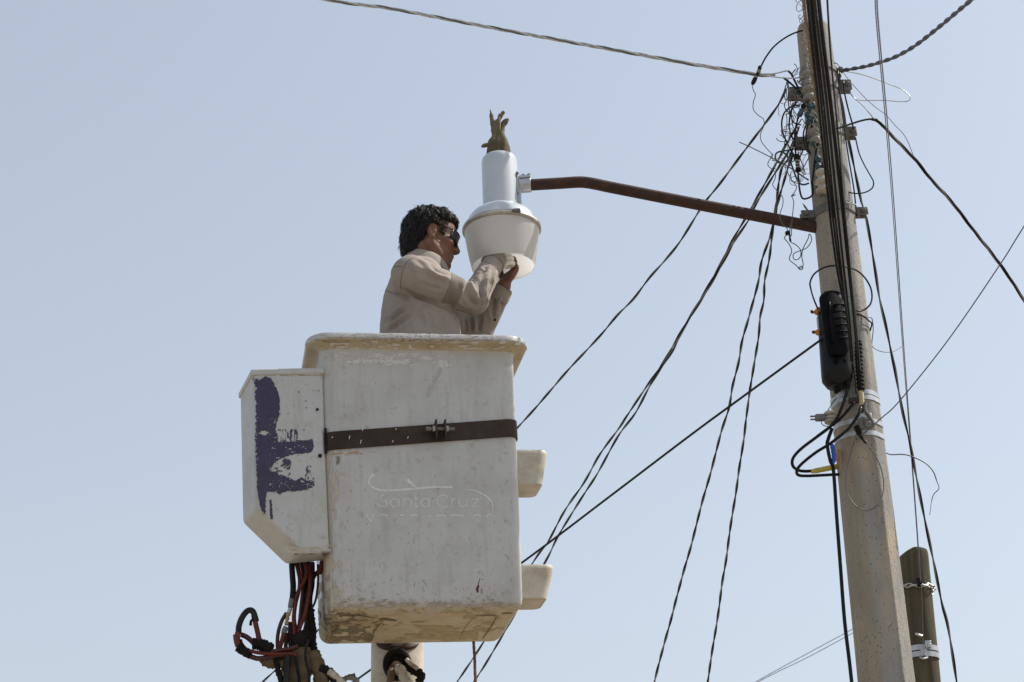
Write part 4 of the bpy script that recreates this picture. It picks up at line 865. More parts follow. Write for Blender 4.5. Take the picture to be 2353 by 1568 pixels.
# ---- sunglasses
sg = MB(); th = np.linspace(R(-66), R(66), 29); rows = []
for u in (.016, .007, -.005, -.017, -.028): rows.append(np.array([hp(.040+.073*math.cos(t)-(.012-u)*.10, .073*math.sin(t), (u if abs(t) > .14 else max(u, -.004)) + (.0 if u > 0 else (.012*(abs(t)/1.15)**4))) for t in th]))
sg.add(np.vstack(rows), [(r*29+j, r*29+j+1, (r+1)*29+j+1, (r+1)*29+j) for r in range(4) for j in range(28)])
glasses = sg.build('sunglasses', M['lens'], None, angle=180); pchild(glasses); q = glasses.modifiers.new('solid', 'SOLIDIFY'); q.thickness = .002
fr = MB(); fr.tube(np.array([hp(.0415+.073*math.cos(t), .0735*math.sin(t), .0165) for t in th]), .0022, 6)
fr.tube(np.vstack([rows[4][:13]]), .0012, 5); fr.tube(np.vstack([rows[4][16:]]), .0012, 5)
o = fr.build('frame', M['blackp']); o.parent = glasses
for s in (-1, 1):
    o = MB().tube(cat([hp(.071, s*.067, .012), hp(.045, s*.078, .012), hp(.0, s*.086, .012), hp(-.018, s*.087, .006), hp(-.028, s*.084, -.012)], 5), .0026, 6, .6).build('temple', M['blackp']); o.parent = glasses
# ---- the bulb he is screwing in
bulb = thing('light_bulb', 'white spiral light bulb held in the worker\'s hand inside the lamp bowl', 'light bulb', BULB)
bd_ = nrm(np.array([-.2, .1, 1.0])); u = nrm(np.cross(bd_, [0, 1, 0])); v = np.cross(bd_, u); tt = np.linspace(0, 1, 90)
P = np.outer(-.022+.052*tt, bd_)+np.outer(.0205*np.cos(tt*2*np.pi*2.6), u)+np.outer(.0205*np.sin(tt*2*np.pi*2.6), v); MB().tube(P, .0098, 12).build('spiral_tube', M['bulb'], bulb)
MB().cyl(bd_*.03, bd_*.062, .024, 20, .02).build('ballast', M['bulb'], bulb)
MB().cyl(bd_*.062, bd_*.082, .0135, 16).build('screw_cap', M['zinc'], bulb)

# ================================================================== GLOVE on top of the lamp
GY = 6.08; gv = thing('work_glove', 'crumpled olive leather work glove standing fingers-up on top of the lamp housing', 'glove', at('A5', 322, 440, GY))
ga = lambda x, y, dy=0: at('A5', x, y, GY+dy)
G = Field(ga(150, 470)-np.array([0, .09, .03]), ga(430, 80)+np.array([0, .09, .0]), .0034)
G.ell(ga(312, 395), (.040, .034, .034), None, .01); G.cone(ga(300, 395), ga(315, 335), .034, .018, .02); G.cone(ga(320, 400), ga(335, 350), .032, .018, .02)
def fing(pts, rs, k=.006): G.chain([ga(*p) for p in pts], rs, k)
fing([(300, 350, -.01), (285, 285, -.012), (268, 225, -.014), (256, 160, -.012), (246, 114, -.01)], [.018, .014, .0115, .0075, .0035])
fing([(285, 290, -.01), (295, 235, -.01), (300, 200, -.008)], [.010, .009, .006])
fing([(318, 360, -.022), (318, 290, -.024), (316, 230, -.022), (318, 175, -.02)], [.010, .0085, .008, .006])
fing([(310, 215, .0), (330, 165, .004), (352, 138, .006)], [.008, .009, .0085])
fing([(335, 345, .0), (340, 290, .004), (348, 245, .006), (368, 215, .008), (388, 196, .01)], [.016, .010, .0095, .011, .0085])
fing([(352, 345, .008), (350, 280, .01), (344, 225, .01)], [.008, .006, .004])
fing([(262, 395, -.005), (235, 400, -.01), (205, 406, -.012), (183, 414, -.014)], [.010, .0075, .0078, .0062])
G.cone(ga(275, 300, -.03), ga(262, 190, -.028), .003, .002, .008, True); G.cone(ga(300, 330, -.034), ga(306, 220, -.028), .004, .003, .01, True); G.cone(ga(350, 330, -.02), ga(375, 225, -.012), .002, .003, .008, True)
G.cone(ga(332, 380, -.038), ga(330, 290, -.03), .004, .003, .01, True); G.cone(ga(290, 380, -.034), ga(300, 310, -.026), .003, .003, .01, True)
V, F_ = G.mesh(); V = smooth(V, F_, 2, .5); N_ = normals(V, F_); V = V+N_*(.0022*vnoise(V, 45, 6)+.0015*np.abs(vnoise(V*np.array([1, 1, .5]), 95, 7))-.0004)[:, None]
o = mesh_obj('glove_hand', V, F_, M['glove']); world_child(o, gv)
gt = ga(315, 455); rg = []
q = np.linspace(0, 2*np.pi, 36, endpoint=False)
for z, r_ in ((-.030, .0475), (-.012, .049), (.004, .0475), (.020, .045), (.032, .042), (.0335, .038)):
    ww = 1+.02*np.sin(q*3+z*40)+.012*np.sin(q*7); rg.append(np.stack([gt[0]+r_*ww*np.cos(q), np.full(36, gt[1])+r_*ww*.9*np.sin(q), gt[2]+z+.003*np.sin(q*2+1)], 1))
o = MB().loft(rg).build('glove_cuff', M['gloved'], angle=180); world_child(o, gv)
o = MB().tube(path('A5', [(318, 455, GY-.047), (317, 420, GY-.045), (316, 385, GY-.042)], GY), .0022, 6).build('cuff_seam', M['glove']); world_child(o, gv)

# ================================================================== CABLES AND WIRES
def cable(name, label, cat_, cr, pts, r, m, Y0, Y1=None, n=8, group=None, mseg=5, flat=1.):
    return tag(MB().tube(path(cr, pts, Y0, Y1, mseg), r, n, flat).build(name, m, angle=180), label, cat_, group)
def resample(P, step):
    L = np.r_[0, np.cumsum(np.linalg.norm(np.diff(P, axis=0), axis=1))]; t = np.arange(0, L[-1], step); return np.stack([np.interp(t, L, P[:, i]) for i in range(3)], 1), t
def twist(name, label, cat_, P, r, pitch, mats, names, group=None, off=1.0, ph=0, wob=0):
    P, t = resample(np.asarray(P), pitch/14); T = np.gradient(P, axis=0); T /= np.linalg.norm(T, axis=1)[:, None]
    root = thing(name, label, cat_, P[0], group); u = np.cross(T, [0, .3, 1.]); u /= np.linalg.norm(u, axis=1)[:, None]; v = np.cross(T, u); k = len(mats)
    a0 = 2*np.pi*t/pitch+ph+wob*np.sin(t*3.1)
    for i in range(k):
        a = a0+2*np.pi*i/k; Q = P+off*r*(np.cos(a)[:, None]*u+np.sin(a)[:, None]*v); o = MB().tube(Q-P[0], r, 7).build(names[i], mats[i], root, angle=180)
    return root
def joinp(*ps): return cat(np.vstack(ps), 5)
def pts3(cr, pts, Y0, Y1):
    a = np.array(pts, float); L = np.r_[0, np.cumsum(np.linalg.norm(np.diff(a, axis=0), axis=1))]; L /= L[-1]; return np.array([at(cr, p[0], p[1], Y0+(Y1-Y0)*t) for p, t in zip(a, L)])
# --- aerial service lines
P = joinp(pts3('B1', [(-700, -150), (60, -2), (350, 38), (700, 104), (1000, 160), (1400, 232), (1700, 287), (1900, 320), (2060, 345), (2130, 347)], 6.6, 5.93))
twist('service_line', 'bright twisted aluminium line crossing the sky above the lamp to the pole top', 'overhead line', P, .0040, .27, [M['alu'], M['alu'], M['grey']], ['bare_strand', 'bare_strand', 'insulated_strand'], off=1.1, wob=.5)
P = joinp(pts3('B4', [(98, 396), (170, 384), (250, 368), (370, 331), (450, 293), (530, 242), (650, 147), (760, 54), (870, -40), (1100, -260)], 6.0, 4.3))
twist('service_line', 'grey twisted line rising from the pole top to the upper corner of the sky', 'overhead line', P, .0046, .15, [M['steelwire'], M['steelwire']], ['strand', 'strand'], off=.85)
P = joinp(pts3('B4', [(268, 667), (300, 676), (340, 716), (400, 780), (520, 905), (600, 1005), (710, 1125), (830, 1280), (985, 1480), (1120, 1682), (1500, 2300)], 5.95, 6.9))
twist('service_line', 'black twisted line sloping steeply down to the open sky beyond the wooden pole', 'overhead line', P, .0040, .30, [M['black'], M['black'], M['grey']], ['insulated_strand', 'insulated_strand', 'bare_strand'], off=.85)
cable('support_cable', 'black cable end bowing out from the pole beside the cable bundle', 'cable', 'B4', [(70, 722), (90, 716), (145, 697), (205, 678), (250, 669), (285, 670)], .0042, M['black'], 5.90, 5.95)
cable('guy_wire', 'thin straight wire rising steeply from the lower steel bands past the pair of wires', 'wire', 'B5', [(205, 1100), (320, 1000), (430, 895), (700, 555), (985, 140), (1120, -75), (1700, -1000)], .0022, M['steelwire'], 5.88, 5.0)
for k, (dx, lab) in enumerate(((0, 'thinner of the two parallel wires running from overhead to the wooden pole'), (11, 'second of the two parallel wires running from overhead to the wooden pole'))):
    Pw = [at('B4', 285+dx, -60, 3.6), at('B4', 296+dx*.95, 150, 4.05), at('B4', 345+dx*.9, 680, 5.1), at('B4', 385+dx*.8, 1170, 6.2), at('B5', 440+dx*.6, 590, 6.9), at('B5', 480+dx*.4, 1100, 7.7), at('c8', 868+dx*.3, 700, 8.05), at('A8', 590+k*8, 330, 8.08), at('A8', 606, 495, 8.09)]
    tag(MB().tube(cat(Pw, 6), .0021 if k else .0017, 6).build('overhead_wire', M['steelwire'], angle=180), lab, 'wire', 'pair of wires to the wooden pole')
cable('tail_wire', 'hair-thin wire running down the face of the wooden pole below the chain', 'wire', 'A8', [(612, 520), (622, 700), (628, 900), (632, 1050), (636, 1200), (660, 1240)], .0015, M['steelwire'], 8.08)
# drops to houses: flat twisted pairs falling away behind the lamp and the bucket
def drop(label, segs, Y0, Y1, r=.0029, pitch=.24, ph=0, m2='grey'):
    Q = []
    for cr, pts in segs: a, b, s_ = CR[cr]; Q += [(a+x*s_, b+y*s_) for x, y in pts]
    P = cat(pts3('p', Q, Y0, Y1), 5)
    twist('house_drop', label, 'overhead line', P, r, pitch, [M['black'], M[m2]], ['insulated_strand', 'insulated_strand'], 'twisted house drops falling from the pole', off=.95, ph=ph, wob=.6)
drop('twisted drop passing behind the middle of the pipe arm and down behind the bucket', [('A1', [(290, 470), (250, 580), (100, 840)]), ('c5', [(240, 1120), (0, 1440)]), ('B2', [(1090, 225), (1040, 300), (940, 460), (860, 560), (770, 660), (680, 780), (590, 870), (490, 990), (330, 1160), (200, 1310), (35, 1495)]), ('p', [(960, 1220), (733, 1446), (601, 1570), (420, 1740)])], 6.0, 8.6)
drop('upper of two drops that cross each other behind the lower foot step', [('A2', [(560, 180), (400, 450), (330, 600)]), ('B2', [(1480, 20), (1340, 270), (1300, 340), (1230, 460), (1170, 580), (1080, 740), (960, 940), (850, 1130), (740, 1290), (640, 1440)]), ('B3', [(600, 150), (490, 300), (400, 460), (290, 620), (200, 790), (125, 890)]), ('B6', [(1860, 255), (1640, 590), (1510, 781), (1300, 1100)])], 6.0, 8.4, ph=1)
drop('lower of two drops that cross each other behind the lower foot step', [('A2', [(640, 120), (520, 420), (390, 640)]), ('B2', [(1365, 250), (1330, 330), (1250, 450), (1190, 560), (1100, 720), (970, 930), (905, 1060), (856, 1135), (770, 1270), (690, 1420)]), ('B3', [(590, 200), (480, 400), (390, 540), (260, 750), (185, 900)]), ('B6', [(2210, 0), (2040, 290), (1880, 560), (1775, 720), (1550, 1100)])], 6.0, 8.2, ph=2)
drop('wavy twisted drop crossed by the straight cable in the open sky, farther from the pole', [('A2', [(600, 260), (480, 620), (345, 820)]), ('B2', [(1478, 260), (1455, 400), (1400, 560), (1380, 680), (1330, 870), (1290, 1010), (1270, 1130), (1235, 1270), (1215, 1390), (1170, 1530)]), ('B3', [(1110, 380), (1050, 590), (1000, 790), (940, 1000), (880, 1230), (830, 1410), (790, 1568), (740, 1760)])], 6.0, 7.4, .0030, .16)
drop('wavy twisted drop nearest the pole in the open sky', [('A2', [(540, 560), (500, 690)]), ('B2', [(1550, 30), (1490, 240), (1460, 400), (1440, 560), (1415, 680), (1410, 790), (1390, 880), (1380, 1000), (1355, 1150), (1330, 1310), (1310, 1460)]), ('B3', [(1290, 200), (1262, 380), (1240, 540), (1215, 690), (1190, 880), (1165, 1030), (1145, 1190), (1122, 1330), (1100, 1470), (1087, 1568), (1050, 1800)])], 6.0, 7.2, .0029, .155, 2)
drop('twisted black drop hanging down along the sunlit side of the pole past the wooden pole', [('A1', [(1160, 210), (1170, 500), (1220, 780)]), ('c5', [(1000, 1060), (1050, 1300), (1105, 1568)]), ('c6', [(1115, 350), (1150, 470), (1215, 850), (1250, 1080), (1300, 1300), (1355, 1568)]), ('B5', [(400, 740), (440, 960), (480, 1130), (520, 1340), (565, 1568)]), ('c8', [(960, 880), (1010, 1130), (1040, 1240), (1070, 1420), (1092, 1568), (1130, 1800)])], 5.96, 6.7, .0033, .34)
cable('straight_cable', 'straight black cable climbing from behind the bucket to the black closure', 'cable', 'p', [(1885, 783), (1870, 793), (1700, 917), (1587, 1000), (1400, 1142), (1208, 1287), (1000, 1434), (851, 1540), (760, 1605)], .0045, M['blackw'], 5.86, 7.6)
for k, (y0, y1, lab) in enumerate(((1262, 1552, 'upper of two faint distant wires low in the sky beside the pole'), (1284, 1560, 'lower of two faint distant wires low in the sky beside the pole'))):
    cable('distant_wire', lab, 'wire', 'c8', [(560, y0-12), (535, y0), (260, y0+148), (0, y1), (-400, y1+230)], .0028, M['steelwire'], 14, 15, 6, 'two distant wires')
# --- the bundle of telephone cables coming from overhead to the pole
def bundle_Y(y): return float(np.interp(y, [-250, 0, 460, 830, 950], [3.5, 4.15, 5.1, 5.76, 5.86]))
def bcable(name, label, xs, r, m, cat_='cable', n=10, dy=0):
    P = cat([at('p', x, y, bundle_Y(y)+dy) for x, y in xs], 6); return tag(MB().tube(P, r, n).build(name, m, angle=180), label, cat_, 'telephone cables coming from overhead')
bcable('telephone_cable', 'thickest black cable of the overhead bundle, with a bright sheen along it', [(1869, -200), (1881, 0), (1908, 230), (1934, 459), (1949, 600), (1960, 700), (1969, 790), (1974, 850)], .0064, M['black'])
bcable('telephone_cable', 'black bundle cable lying directly beside the thickest one', [(1860, -200), (1872, 0), (1899, 230), (1922, 459), (1938, 610), (1950, 720), (1960, 830)], .0042, M['black'], dy=-.01)
bcable('telephone_cable', 'black cable in the middle of the overhead bundle', [(1855, -200), (1866, 0), (1892, 230), (1915, 459), (1932, 610), (1945, 720), (1956, 830)], .0036, M['blackw'], dy=.005)
bcable('telephone_cable', 'thin black bundle cable second from the rusty strand', [(1849, -200), (1861, 0), (1886, 230), (1909, 459), (1926, 600), (1936, 660), (1942, 700)], .0038, M['black'])
bcable('telephone_cable', 'black bundle cable next to the rusty strand', [(1842, -200), (1855, 0), (1880, 230), (1903, 459), (1919, 590), (1929, 650), (1938, 690)], .0042, M['black'], dy=.01)
bcable('telephone_cable', 'separate thin black cable running just clear of the bundle on its sunlit side', [(1893, -200), (1901, 0), (1910, 140), (1924, 290), (1938, 459), (1951, 590), (1962, 720), (1970, 820)], .0030, M['blackw'], dy=-.01)
st = bcable('support_strand', 'rusty steel strand along the shaded edge of the telephone cables', [(1840, -200), (1847, 0), (1858, 90), (1872, 205), (1888, 310), (1898, 366), (1906, 420), (1915, 500)], .0058, M['strand'], 'cable strand', 8, .02)
st['group'] = 'telephone cables coming from overhead'
# lashing curls along the strand
lc = MB()
Ps = cat([at('p', x, y, bundle_Y(y)+.015) for x, y in [(1838, -60), (1843, 0), (1856, 100), (1869, 205), (1884, 310), (1893, 366)]], 26)
for i in range(0, len(Ps)-8, 3):
    rr = rng.uniform(.005, .012); a = np.linspace(0, 5.2, 9)+rng.uniform(0, 6); lc.tube(Ps[i]+np.stack([rr*np.cos(a)-.008, .004*np.sin(a*2), rr*1.5*np.sin(a)+np.linspace(-.012, .012, 9)], 1), .0011, 5)
o = lc.build('lashing_curls', M['lash'], None, angle=180); o.parent = st; o['kind'] = 'stuff'
# spiral-wrapped end, beige dead end and hardware below
we = thing('cable_dead_end', 'black spiral-wrapped cable end with a beige sleeve under the telephone cables', 'cable end', at('A7', 830, 1000, PY-.13))
P = path('A7', [(812, 850), (815, 960), (822, 1150), (835, 1320), (845, 1462)], PY-.125, None, 8); o = MB().tube(P, .0125, 14).build('wrap_core', M['tape'], None); world_child(o, we)
Pr, t = resample(P, .002); a = t/.016*2*np.pi; Q = Pr+np.stack([.0125*np.cos(a), .0125*np.sin(a), 0*a], 1); o = MB().tube(Q, .0032, 6).build('spiral_wrap', M['tape'], None, angle=180); world_child(o, we)
P = path('A3', [(990, 500), (1003, 620), (1012, 745)], PY-.125, None, 4); o = MB().tube(P, .0098, 12).build('beige_sleeve', M['beige'], None); world_child(o, we)
o = MB().tube(path('A3', [(1010, 745), (1012, 810), (1000, 860)], PY-.122), .008, 10).build('rusty_tip', M['rust'], None); world_child(o, we)
cable('thin_cable', 'thin grey conductor beside the spiral-wrapped cable end', 'cable', 'A7', [(745, 1130), (765, 1250), (780, 1400), (785, 1490)], .0028, M['darkgrey'], PY-.14)

# --- splice closure
cz = at('A7', 545, 900, PY-.13); clo = thing('splice_closure', 'black plastic splice closure with ribbed lid fixed to the pole beside the cables', 'splice box', cz)
cx_ = lambda x, y, Y: at('A7', x, y, Y)
CY = PY-.115; rgs = []
for t in np.linspace(0, 1, 14):
    y = 520+(1402-520)*t; xl, xr = 312+(372-312)*t, 715+(748-715)*t; e = max(0, (t-.86)/.14); ins = 60*(1-math.sqrt(max(0, 1-e*e)))
    L_, R_ = cx_(xl+ins, y, CY), cx_(xr-ins, y, CY); hx = (R_[0]-L_[0])/2; c_ = (L_+R_)/2
    rgs.append(rrect(c_[0]-hx, c_[0]+hx, CY-.045*(1-.4*e), CY+.045, c_[2], .036, 6))
body_ = MB().loft(rgs[::-1]).build('closure_body', M['darkgrey'], None, angle=60); world_child(body_, clo)
LY = CY-.055
def capsule(x0, y0, x1, y1, hwid, Y, n=10, grow=0):
    a, b = cx_(x0, y0, Y), cx_(x1, y1, Y); d = nrm(b-a); s_ = np.cross(d, [0, 1, 0]); P = []
    for c_, s0 in ((a, -1), (b, 1)):
        for k in range(n+1):
            q = math.pi*k/n; P.append(c_+s0*d*(hwid+grow)*.85*math.sin(q)+s_*s0*(hwid+grow)*math.cos(q)*-1)
    return np.array(P)
hwid = abs(cx_(625, 500, LY)[0]-cx_(330, 500, LY)[0])/2
lid = [capsule(478, 345, 558, 920, hwid, LY+.035, grow=-.002), capsule(478, 345, 558, 920, hwid, LY+.002), capsule(478, 345, 558, 920, hwid, LY-.010, grow=-.002), capsule(478, 345, 558, 920, hwid, LY-.017, grow=-.009)]
lo_ = MB().loft(lid).build('ribbed_lid', M['blackp'], None, angle=40); world_child(lo_, clo)
for y in (405, 488, 570, 652, 735, 815):
    k = (y-345)/575; xm = 478+80*k; p0, p1 = cx_(xm+20, y+4, LY-.019), cx_(xm+158, y-6, LY-.006); o = MB().tube(cat([p0, (p0+p1)/2+np.array([0, -.004, .001]), p1, p1+np.array([.003, .012, -.004])], 4), .0042, 8).build('rib', M['blackp'], lo_, angle=180); pass
    p0, p1 = cx_(xm-20, y+8, LY-.018), cx_(xm-140, y+2, LY-.008); o = MB().tube(cat([p0, (p0+p1)/2, p1], 4), .0036, 8).build('rib', M['blackp'], lo_, angle=180); pass
o = MB().tube(path('A7', [(455, 372), (470, 600), (500, 875)], LY-.022), .0055, 8).build('spine', M['blackp'], lo_, angle=180); pass
for x, y in ((540, 1090), (575, 1085)): pass
o = MB().box(cx_(540, 1098, CY-.048), (.018, .008, .014)).box(cx_(650, 1080, CY-.047), (.006, .008, .014)).build('catch', M['blackp'], None, bevel=.002); world_child(o, clo)
for x, y, w2 in ((540, 1440, .016), (575, 1420, .012), (680, 1390, .014)): o = MB().box(cx_(x, y, CY-.02), (w2, .02, .026)).build('cable_port', M['blackp'], None, bevel=.002); world_child(o, clo)
o = MB().tube(path('A7', [(400, 255), (440, 245), (540, 240), (600, 262)], LY-.01), [.0045]*16, 6).build('top_clip', M['tape'], None); world_child(o, clo)
for x, y, s_ in ((308, 485, 1.), (318, 735, .9)):
    p = cx_(x, y, CY-.01); o = MB().tube(np.array([p+np.array([.012, 0, .01]), p+np.array([0, -.004, -.002]), p+np.array([-.004, -.004, -.014])]), [.010*s_, .011*s_, .007*s_], 8).cyl(p, p+np.array([-.020*s_, -.006, -.004]), .0065*s_, 8, .008*s_).build('orange_port', M['orange'], None); world_child(o, clo)
    o = MB().cyl(p+np.array([-.018*s_, -.006, -.003]), p+np.array([-.024*s_, -.008, -.004]), .006*s_, 8).build('port_plug', M['tape'], None); world_child(o, clo)
o = MB().tube(path('A7', [(312, 560), (316, 610), (322, 680)], CY-.01), .0042, 6).build('port_label', M['primer'], None); world_child(o, clo)
cable('loop_cable', 'black cable loop ringing the pole just above the splice closure', 'cable', 'c6', [(765, 1165, 5.86), (735, 1090, 5.86), (712, 1010, 5.87), (707, 960, 5.87), (735, 900, 5.88), (790, 857, 5.86), (850, 835, 5.84), (910, 830, 5.83), (960, 833, 5.82), (1030, 850, 5.84), (1090, 880, 5.88), (1140, 930, 5.91), (1180, 1000, 5.93), (1192, 1070, 5.93), (1180, 1130, 5.92), (1140, 1170, 5.91), (1095, 1186, 5.9), (1055, 1175, 5.88)], .0034, M['black'], 5.86)
# --- heavy cables looping below the closure
cable('feeder_cable', 'heavy black cable leaving the closure and looping out above the yellow sleeve', 'cable', 'c7', [(690, 800, 5.86), (680, 880, 5.86), (640, 1000, 5.85), (600, 1090, 5.85), (540, 1160, 5.85), (440, 1235, 5.86), (330, 1318, 5.88), (270, 1380, 5.9), (252, 1425, 5.92), (262, 1465, 5.94), (300, 1492, 5.95), (350, 1500, 5.96), (410, 1498, 5.97)], .0058, M['black'], 5.85)
cable('feeder_cable', 'heavy black cable making the lowest loop beneath the yellow sleeve', 'cable', 'c7', [(790, 1000, 5.84), (770, 1060, 5.83), (700, 1160, 5.83), (620, 1230, 5.83), (540, 1290, 5.84), (450, 1345, 5.85), (370, 1405, 5.87), (310, 1460, 5.9), (288, 1500, 5.92), (300, 1530, 5.94), (360, 1537, 5.96), (480, 1532, 5.98), (600, 1526, 6.0), (660, 1530, 6.02)], .0058, M['black'], 5.84)
cable('feeder_cable', 'short heavy black cable crossing in front of the upper pair of steel bands', 'cable', 'c7', [(735, 960, 5.86), (720, 985, 5.86), (670, 1045, 5.86), (610, 1105, 5.87), (545, 1155, 5.87), (450, 1225, 5.88)], .0052, M['black'], 5.86)
cable('riser_cable', 'heavy black cable dropping straight down beside the pole', 'cable', 'p', [(1912, 985, 5.9), (1903, 1010, 5.9), (1901, 1024, 5.9), (1908, 1060, 5.9), (1915, 1080, 5.92), (1922, 1180, 5.93), (1931, 1300, 5.93), (1941, 1430, 5.93), (1957, 1568, 5.93), (1990, 1900, 5.93)], .0066, M['black'], 5.9)
tag(MB().tube(path('c7', [(408, 1502, 5.96), (470, 1490, 5.98), (560, 1472, 6.0), (660, 1452, 6.04)], 5.98), [.008, .0085, .0092, .0098, .0098, .0095, .0098, .0098, .01, .01, .0102, .0102, .0104, .0104, .0104, .0104], 12).build('yellow_sleeve', M['yellow']), 'yellow insulating sleeve sticking out beside the pole over a cable loop', 'insulating sleeve')
tag(MB().tube(path('c7', [(565, 1290), (575, 1340), (582, 1390), (575, 1440)], 5.9), [.006, .008, .009, .0092, .0085, .0088, .0094, .0088, .0092, .0098, .009, .0086, .009, .008, .006, .004], 10).build('tape_wrap', M['blue']), 'bright blue tape wrapped round the cable beside the pole', 'tape')
tag(MB().tube(path('c7', [(612, 1330), (614, 1380), (612, 1435)], 5.95), .0058, 8).build('orange_tube', M['orange']), 'short orange tube between the blue tape and the pole', 'tube')
# white clamp fittings on the shaded side
fit = thing('wedge_clamp', 'small pale wedge clamps on wires beside the upper steel bands', 'cable clamp', at('A3', 420, 930, 5.9))
p = at('A3', 330, 945, 5.9); o = MB().box(p, (.036, .022, .024)).box(p+np.array([-.026, 0, .006]), (.022, .008, .006)).box(p+np.array([-.026, 0, -.006]), (.022, .008, .006)).build('clamp', M['dullzinc'], None, bevel=.003); world_child(o, fit)
for x, y, s_ in ((490, 880, .030), (505, 950, .026), (500, 1010, .030)):
    p = at('A3', x, y, 5.9); o = MB().lathe([(0, .008), (s_*.55, .008), (s_*.75, .003), (s_*.75, -.004), (s_*.5, -.009), (0, -.009)], 14, p).build('clamp', M['porcelain'], None); world_child(o, fit)
o = MB().tube(path('A3', [(400, 905, 5.9), (500, 760, 5.89), (600, 620, 5.88)], 5.9), .0017, 6).tube(path('A3', [(350, 960), (345, 1010), (370, 1060), (420, 1085), (460, 1085)], 5.9), .0017, 6).build('bail_wire', M['steelwire'], None); world_child(o, fit)
cable('wire_loop', 'thin grey wire forming a long oval loop on the pole below the steel bands', 'wire', 'c8', [(535, 195, 5.87), (515, 260, 5.88), (490, 350, 5.885), (474, 440, 5.885), (482, 510, 5.885), (510, 565, 5.88), (555, 605, 5.878), (600, 614, 5.876), (650, 585, 5.876), (680, 530, 5.89), (687, 460, 5.90), (672, 380, 5.895), (640, 310, 5.88), (580, 218, 5.87)], .0021, M['steelwire'], 5.88)
cable('stray_wire', 'loose kinked wire curling out from the sunlit side of the pole below the bands', 'wire', 'B5', [(348, 1194), (380, 1203), (445, 1202), (500, 1216), (570, 1252), (612, 1298), (632, 1352), (644, 1392), (615, 1425), (602, 1468), (598, 1500), (592, 1540)], [.0024]*30+[.0016]*15+[.0011]*11, M['steelwire'], 6.0)
cable('tie_wire', 'hanging wire bight between the pole and the pair of overhead wires', 'wire', 'B5', [(182, 412, 5.93), (240, 432, 5.93), (268, 440, 5.95), (276, 500, 5.98), (270, 560, 6.0), (272, 598, 6.05), (310, 622, 6.2), (360, 630, 6.4), (400, 620, 6.6), (442, 592, 6.9)], .0018, M['steelwire'], 6.0)
cable('tie_wire', 'dark frayed wire ends tied round the pole beside the splice closure', 'wire', 'B5', [(182, 416, 5.92), (215, 425, 5.92), (250, 452, 5.93), (268, 470, 5.95), (258, 510, 5.95)], .0030, M['tape'], 5.93)
# --- wires on the sunlit side of the pole top
cable('jumper_wire', 'bare wire bight sticking out beside the pole top insulator', 'wire', 'B4', [(105, 398), (200, 415), (300, 447), (380, 478), (430, 498), (470, 528), (484, 550), (472, 566), (430, 570), (330, 563), (200, 562), (165, 545), (145, 520)], .0020, M['alu'], 5.98)
cable('jumper_wire', 'slim wire slanting from the pole top down to the sloping twisted line', 'wire', 'B4', [(100, 392), (125, 430), (180, 495), (240, 558), (300, 610), (345, 642), (400, 705), (440, 745), (470, 795), (500, 870), (520, 905)], .0015, M['steelwire'], 5.98, 6.2)
cable('jumper_wire', 'light wire from the upper clamp ear to the start of the sloping twisted line', 'wire', 'B4', [(148, 520), (170, 550), (215, 590), (250, 630), (285, 672)], .0017, M['steelwire'], 5.97)
cable('jumper_wire', 'wire curled over the upper band behind the telephone cables', 'wire', 'A1', [(1000, 20), (1080, 45), (1150, 80), (1190, 150), (1205, 180)], .0022, M['steelwire'], 5.97)
cable('jumper_cable', 'black cable dropping from the upper clamp to the ear below it', 'cable', 'A1', [(1230, 350), (1255, 560), (1310, 800), (1360, 980), (1400, 1130)], .0034, M['black'], 5.96)
cable('jumper_cable', 'black cable beside the sunlit pole edge ending above the arm clamp', 'cable', 'c5', [(925, 560), (935, 700), (960, 900), (985, 1080), (1010, 1250), (1045, 1450), (1062, 1590), (1072, 1700)], .0030, M['black'], 5.93)
cable('jumper_cable', 'black and bare cable bight beside the pole above the arm clamp', 'cable', 'c5', [(1062, 1080), (1090, 1200), (1130, 1290), (1175, 1370), (1204, 1430), (1190, 1480), (1130, 1512), (1060, 1518), (1010, 1508), (972, 1495)], .0028, M['blackw'], 5.95)
cable('jumper_wire', 'short bare wire end over the arm clamp', 'wire', 'c6', [(980, 330), (1020, 342), (1070, 352)], .0022, M['alu'], 5.92)
# --- shaded side: arc from pole top with splice, loose green wires
sp_ = thing('pole_top_jumper', 'black jumper arching from the pole top to a taped splice on the aluminium line', 'jumper cable', at('c5', 650, 240, 5.92))
o = MB().tube(path('c5', [(650, 240), (580, 262), (500, 305), (420, 370), (360, 450), (318, 528)], 5.92), .0036, 8).build('jumper', M['black'], None); world_child(o, sp_)
P = path('c5', [(315, 522), (300, 570), (280, 610), (255, 660)], 5.92, None, 4); o = MB().tube(P, [.007, .0085, .007, .006, .0075, .006, .0065, .006, .0078, .0092, .0092, .009, .007], 10).build('taped_splice', M['tape'], None); world_child(o, sp_)
o = MB().tube(path('c5', [(306, 555), (300, 575)], 5.915), .0088, 10).tube(path('c5', [(284, 602), (279, 615)], 5.915), .0078, 10).build('tape_ring', M['lash'], None); world_child(o, sp_)
cable('loose_wire', 'thin green-grey wire wavering down from the taped splice to a wire joint under the arm', 'wire', 'c5', [(250, 660), (262, 710), (278, 745), (262, 800), (262, 860), (300, 905), (340, 935), (345, 985), (318, 1050), (325, 1110), (370, 1170), (412, 1220), (385, 1260), (378, 1300), (430, 1350), (432, 1400), (413, 1450), (450, 1500), (490, 1545), (492, 1610), (470, 1680), (480, 1740), (530, 1800), (550, 1855)], .0017, M['greenwire'], 5.93)
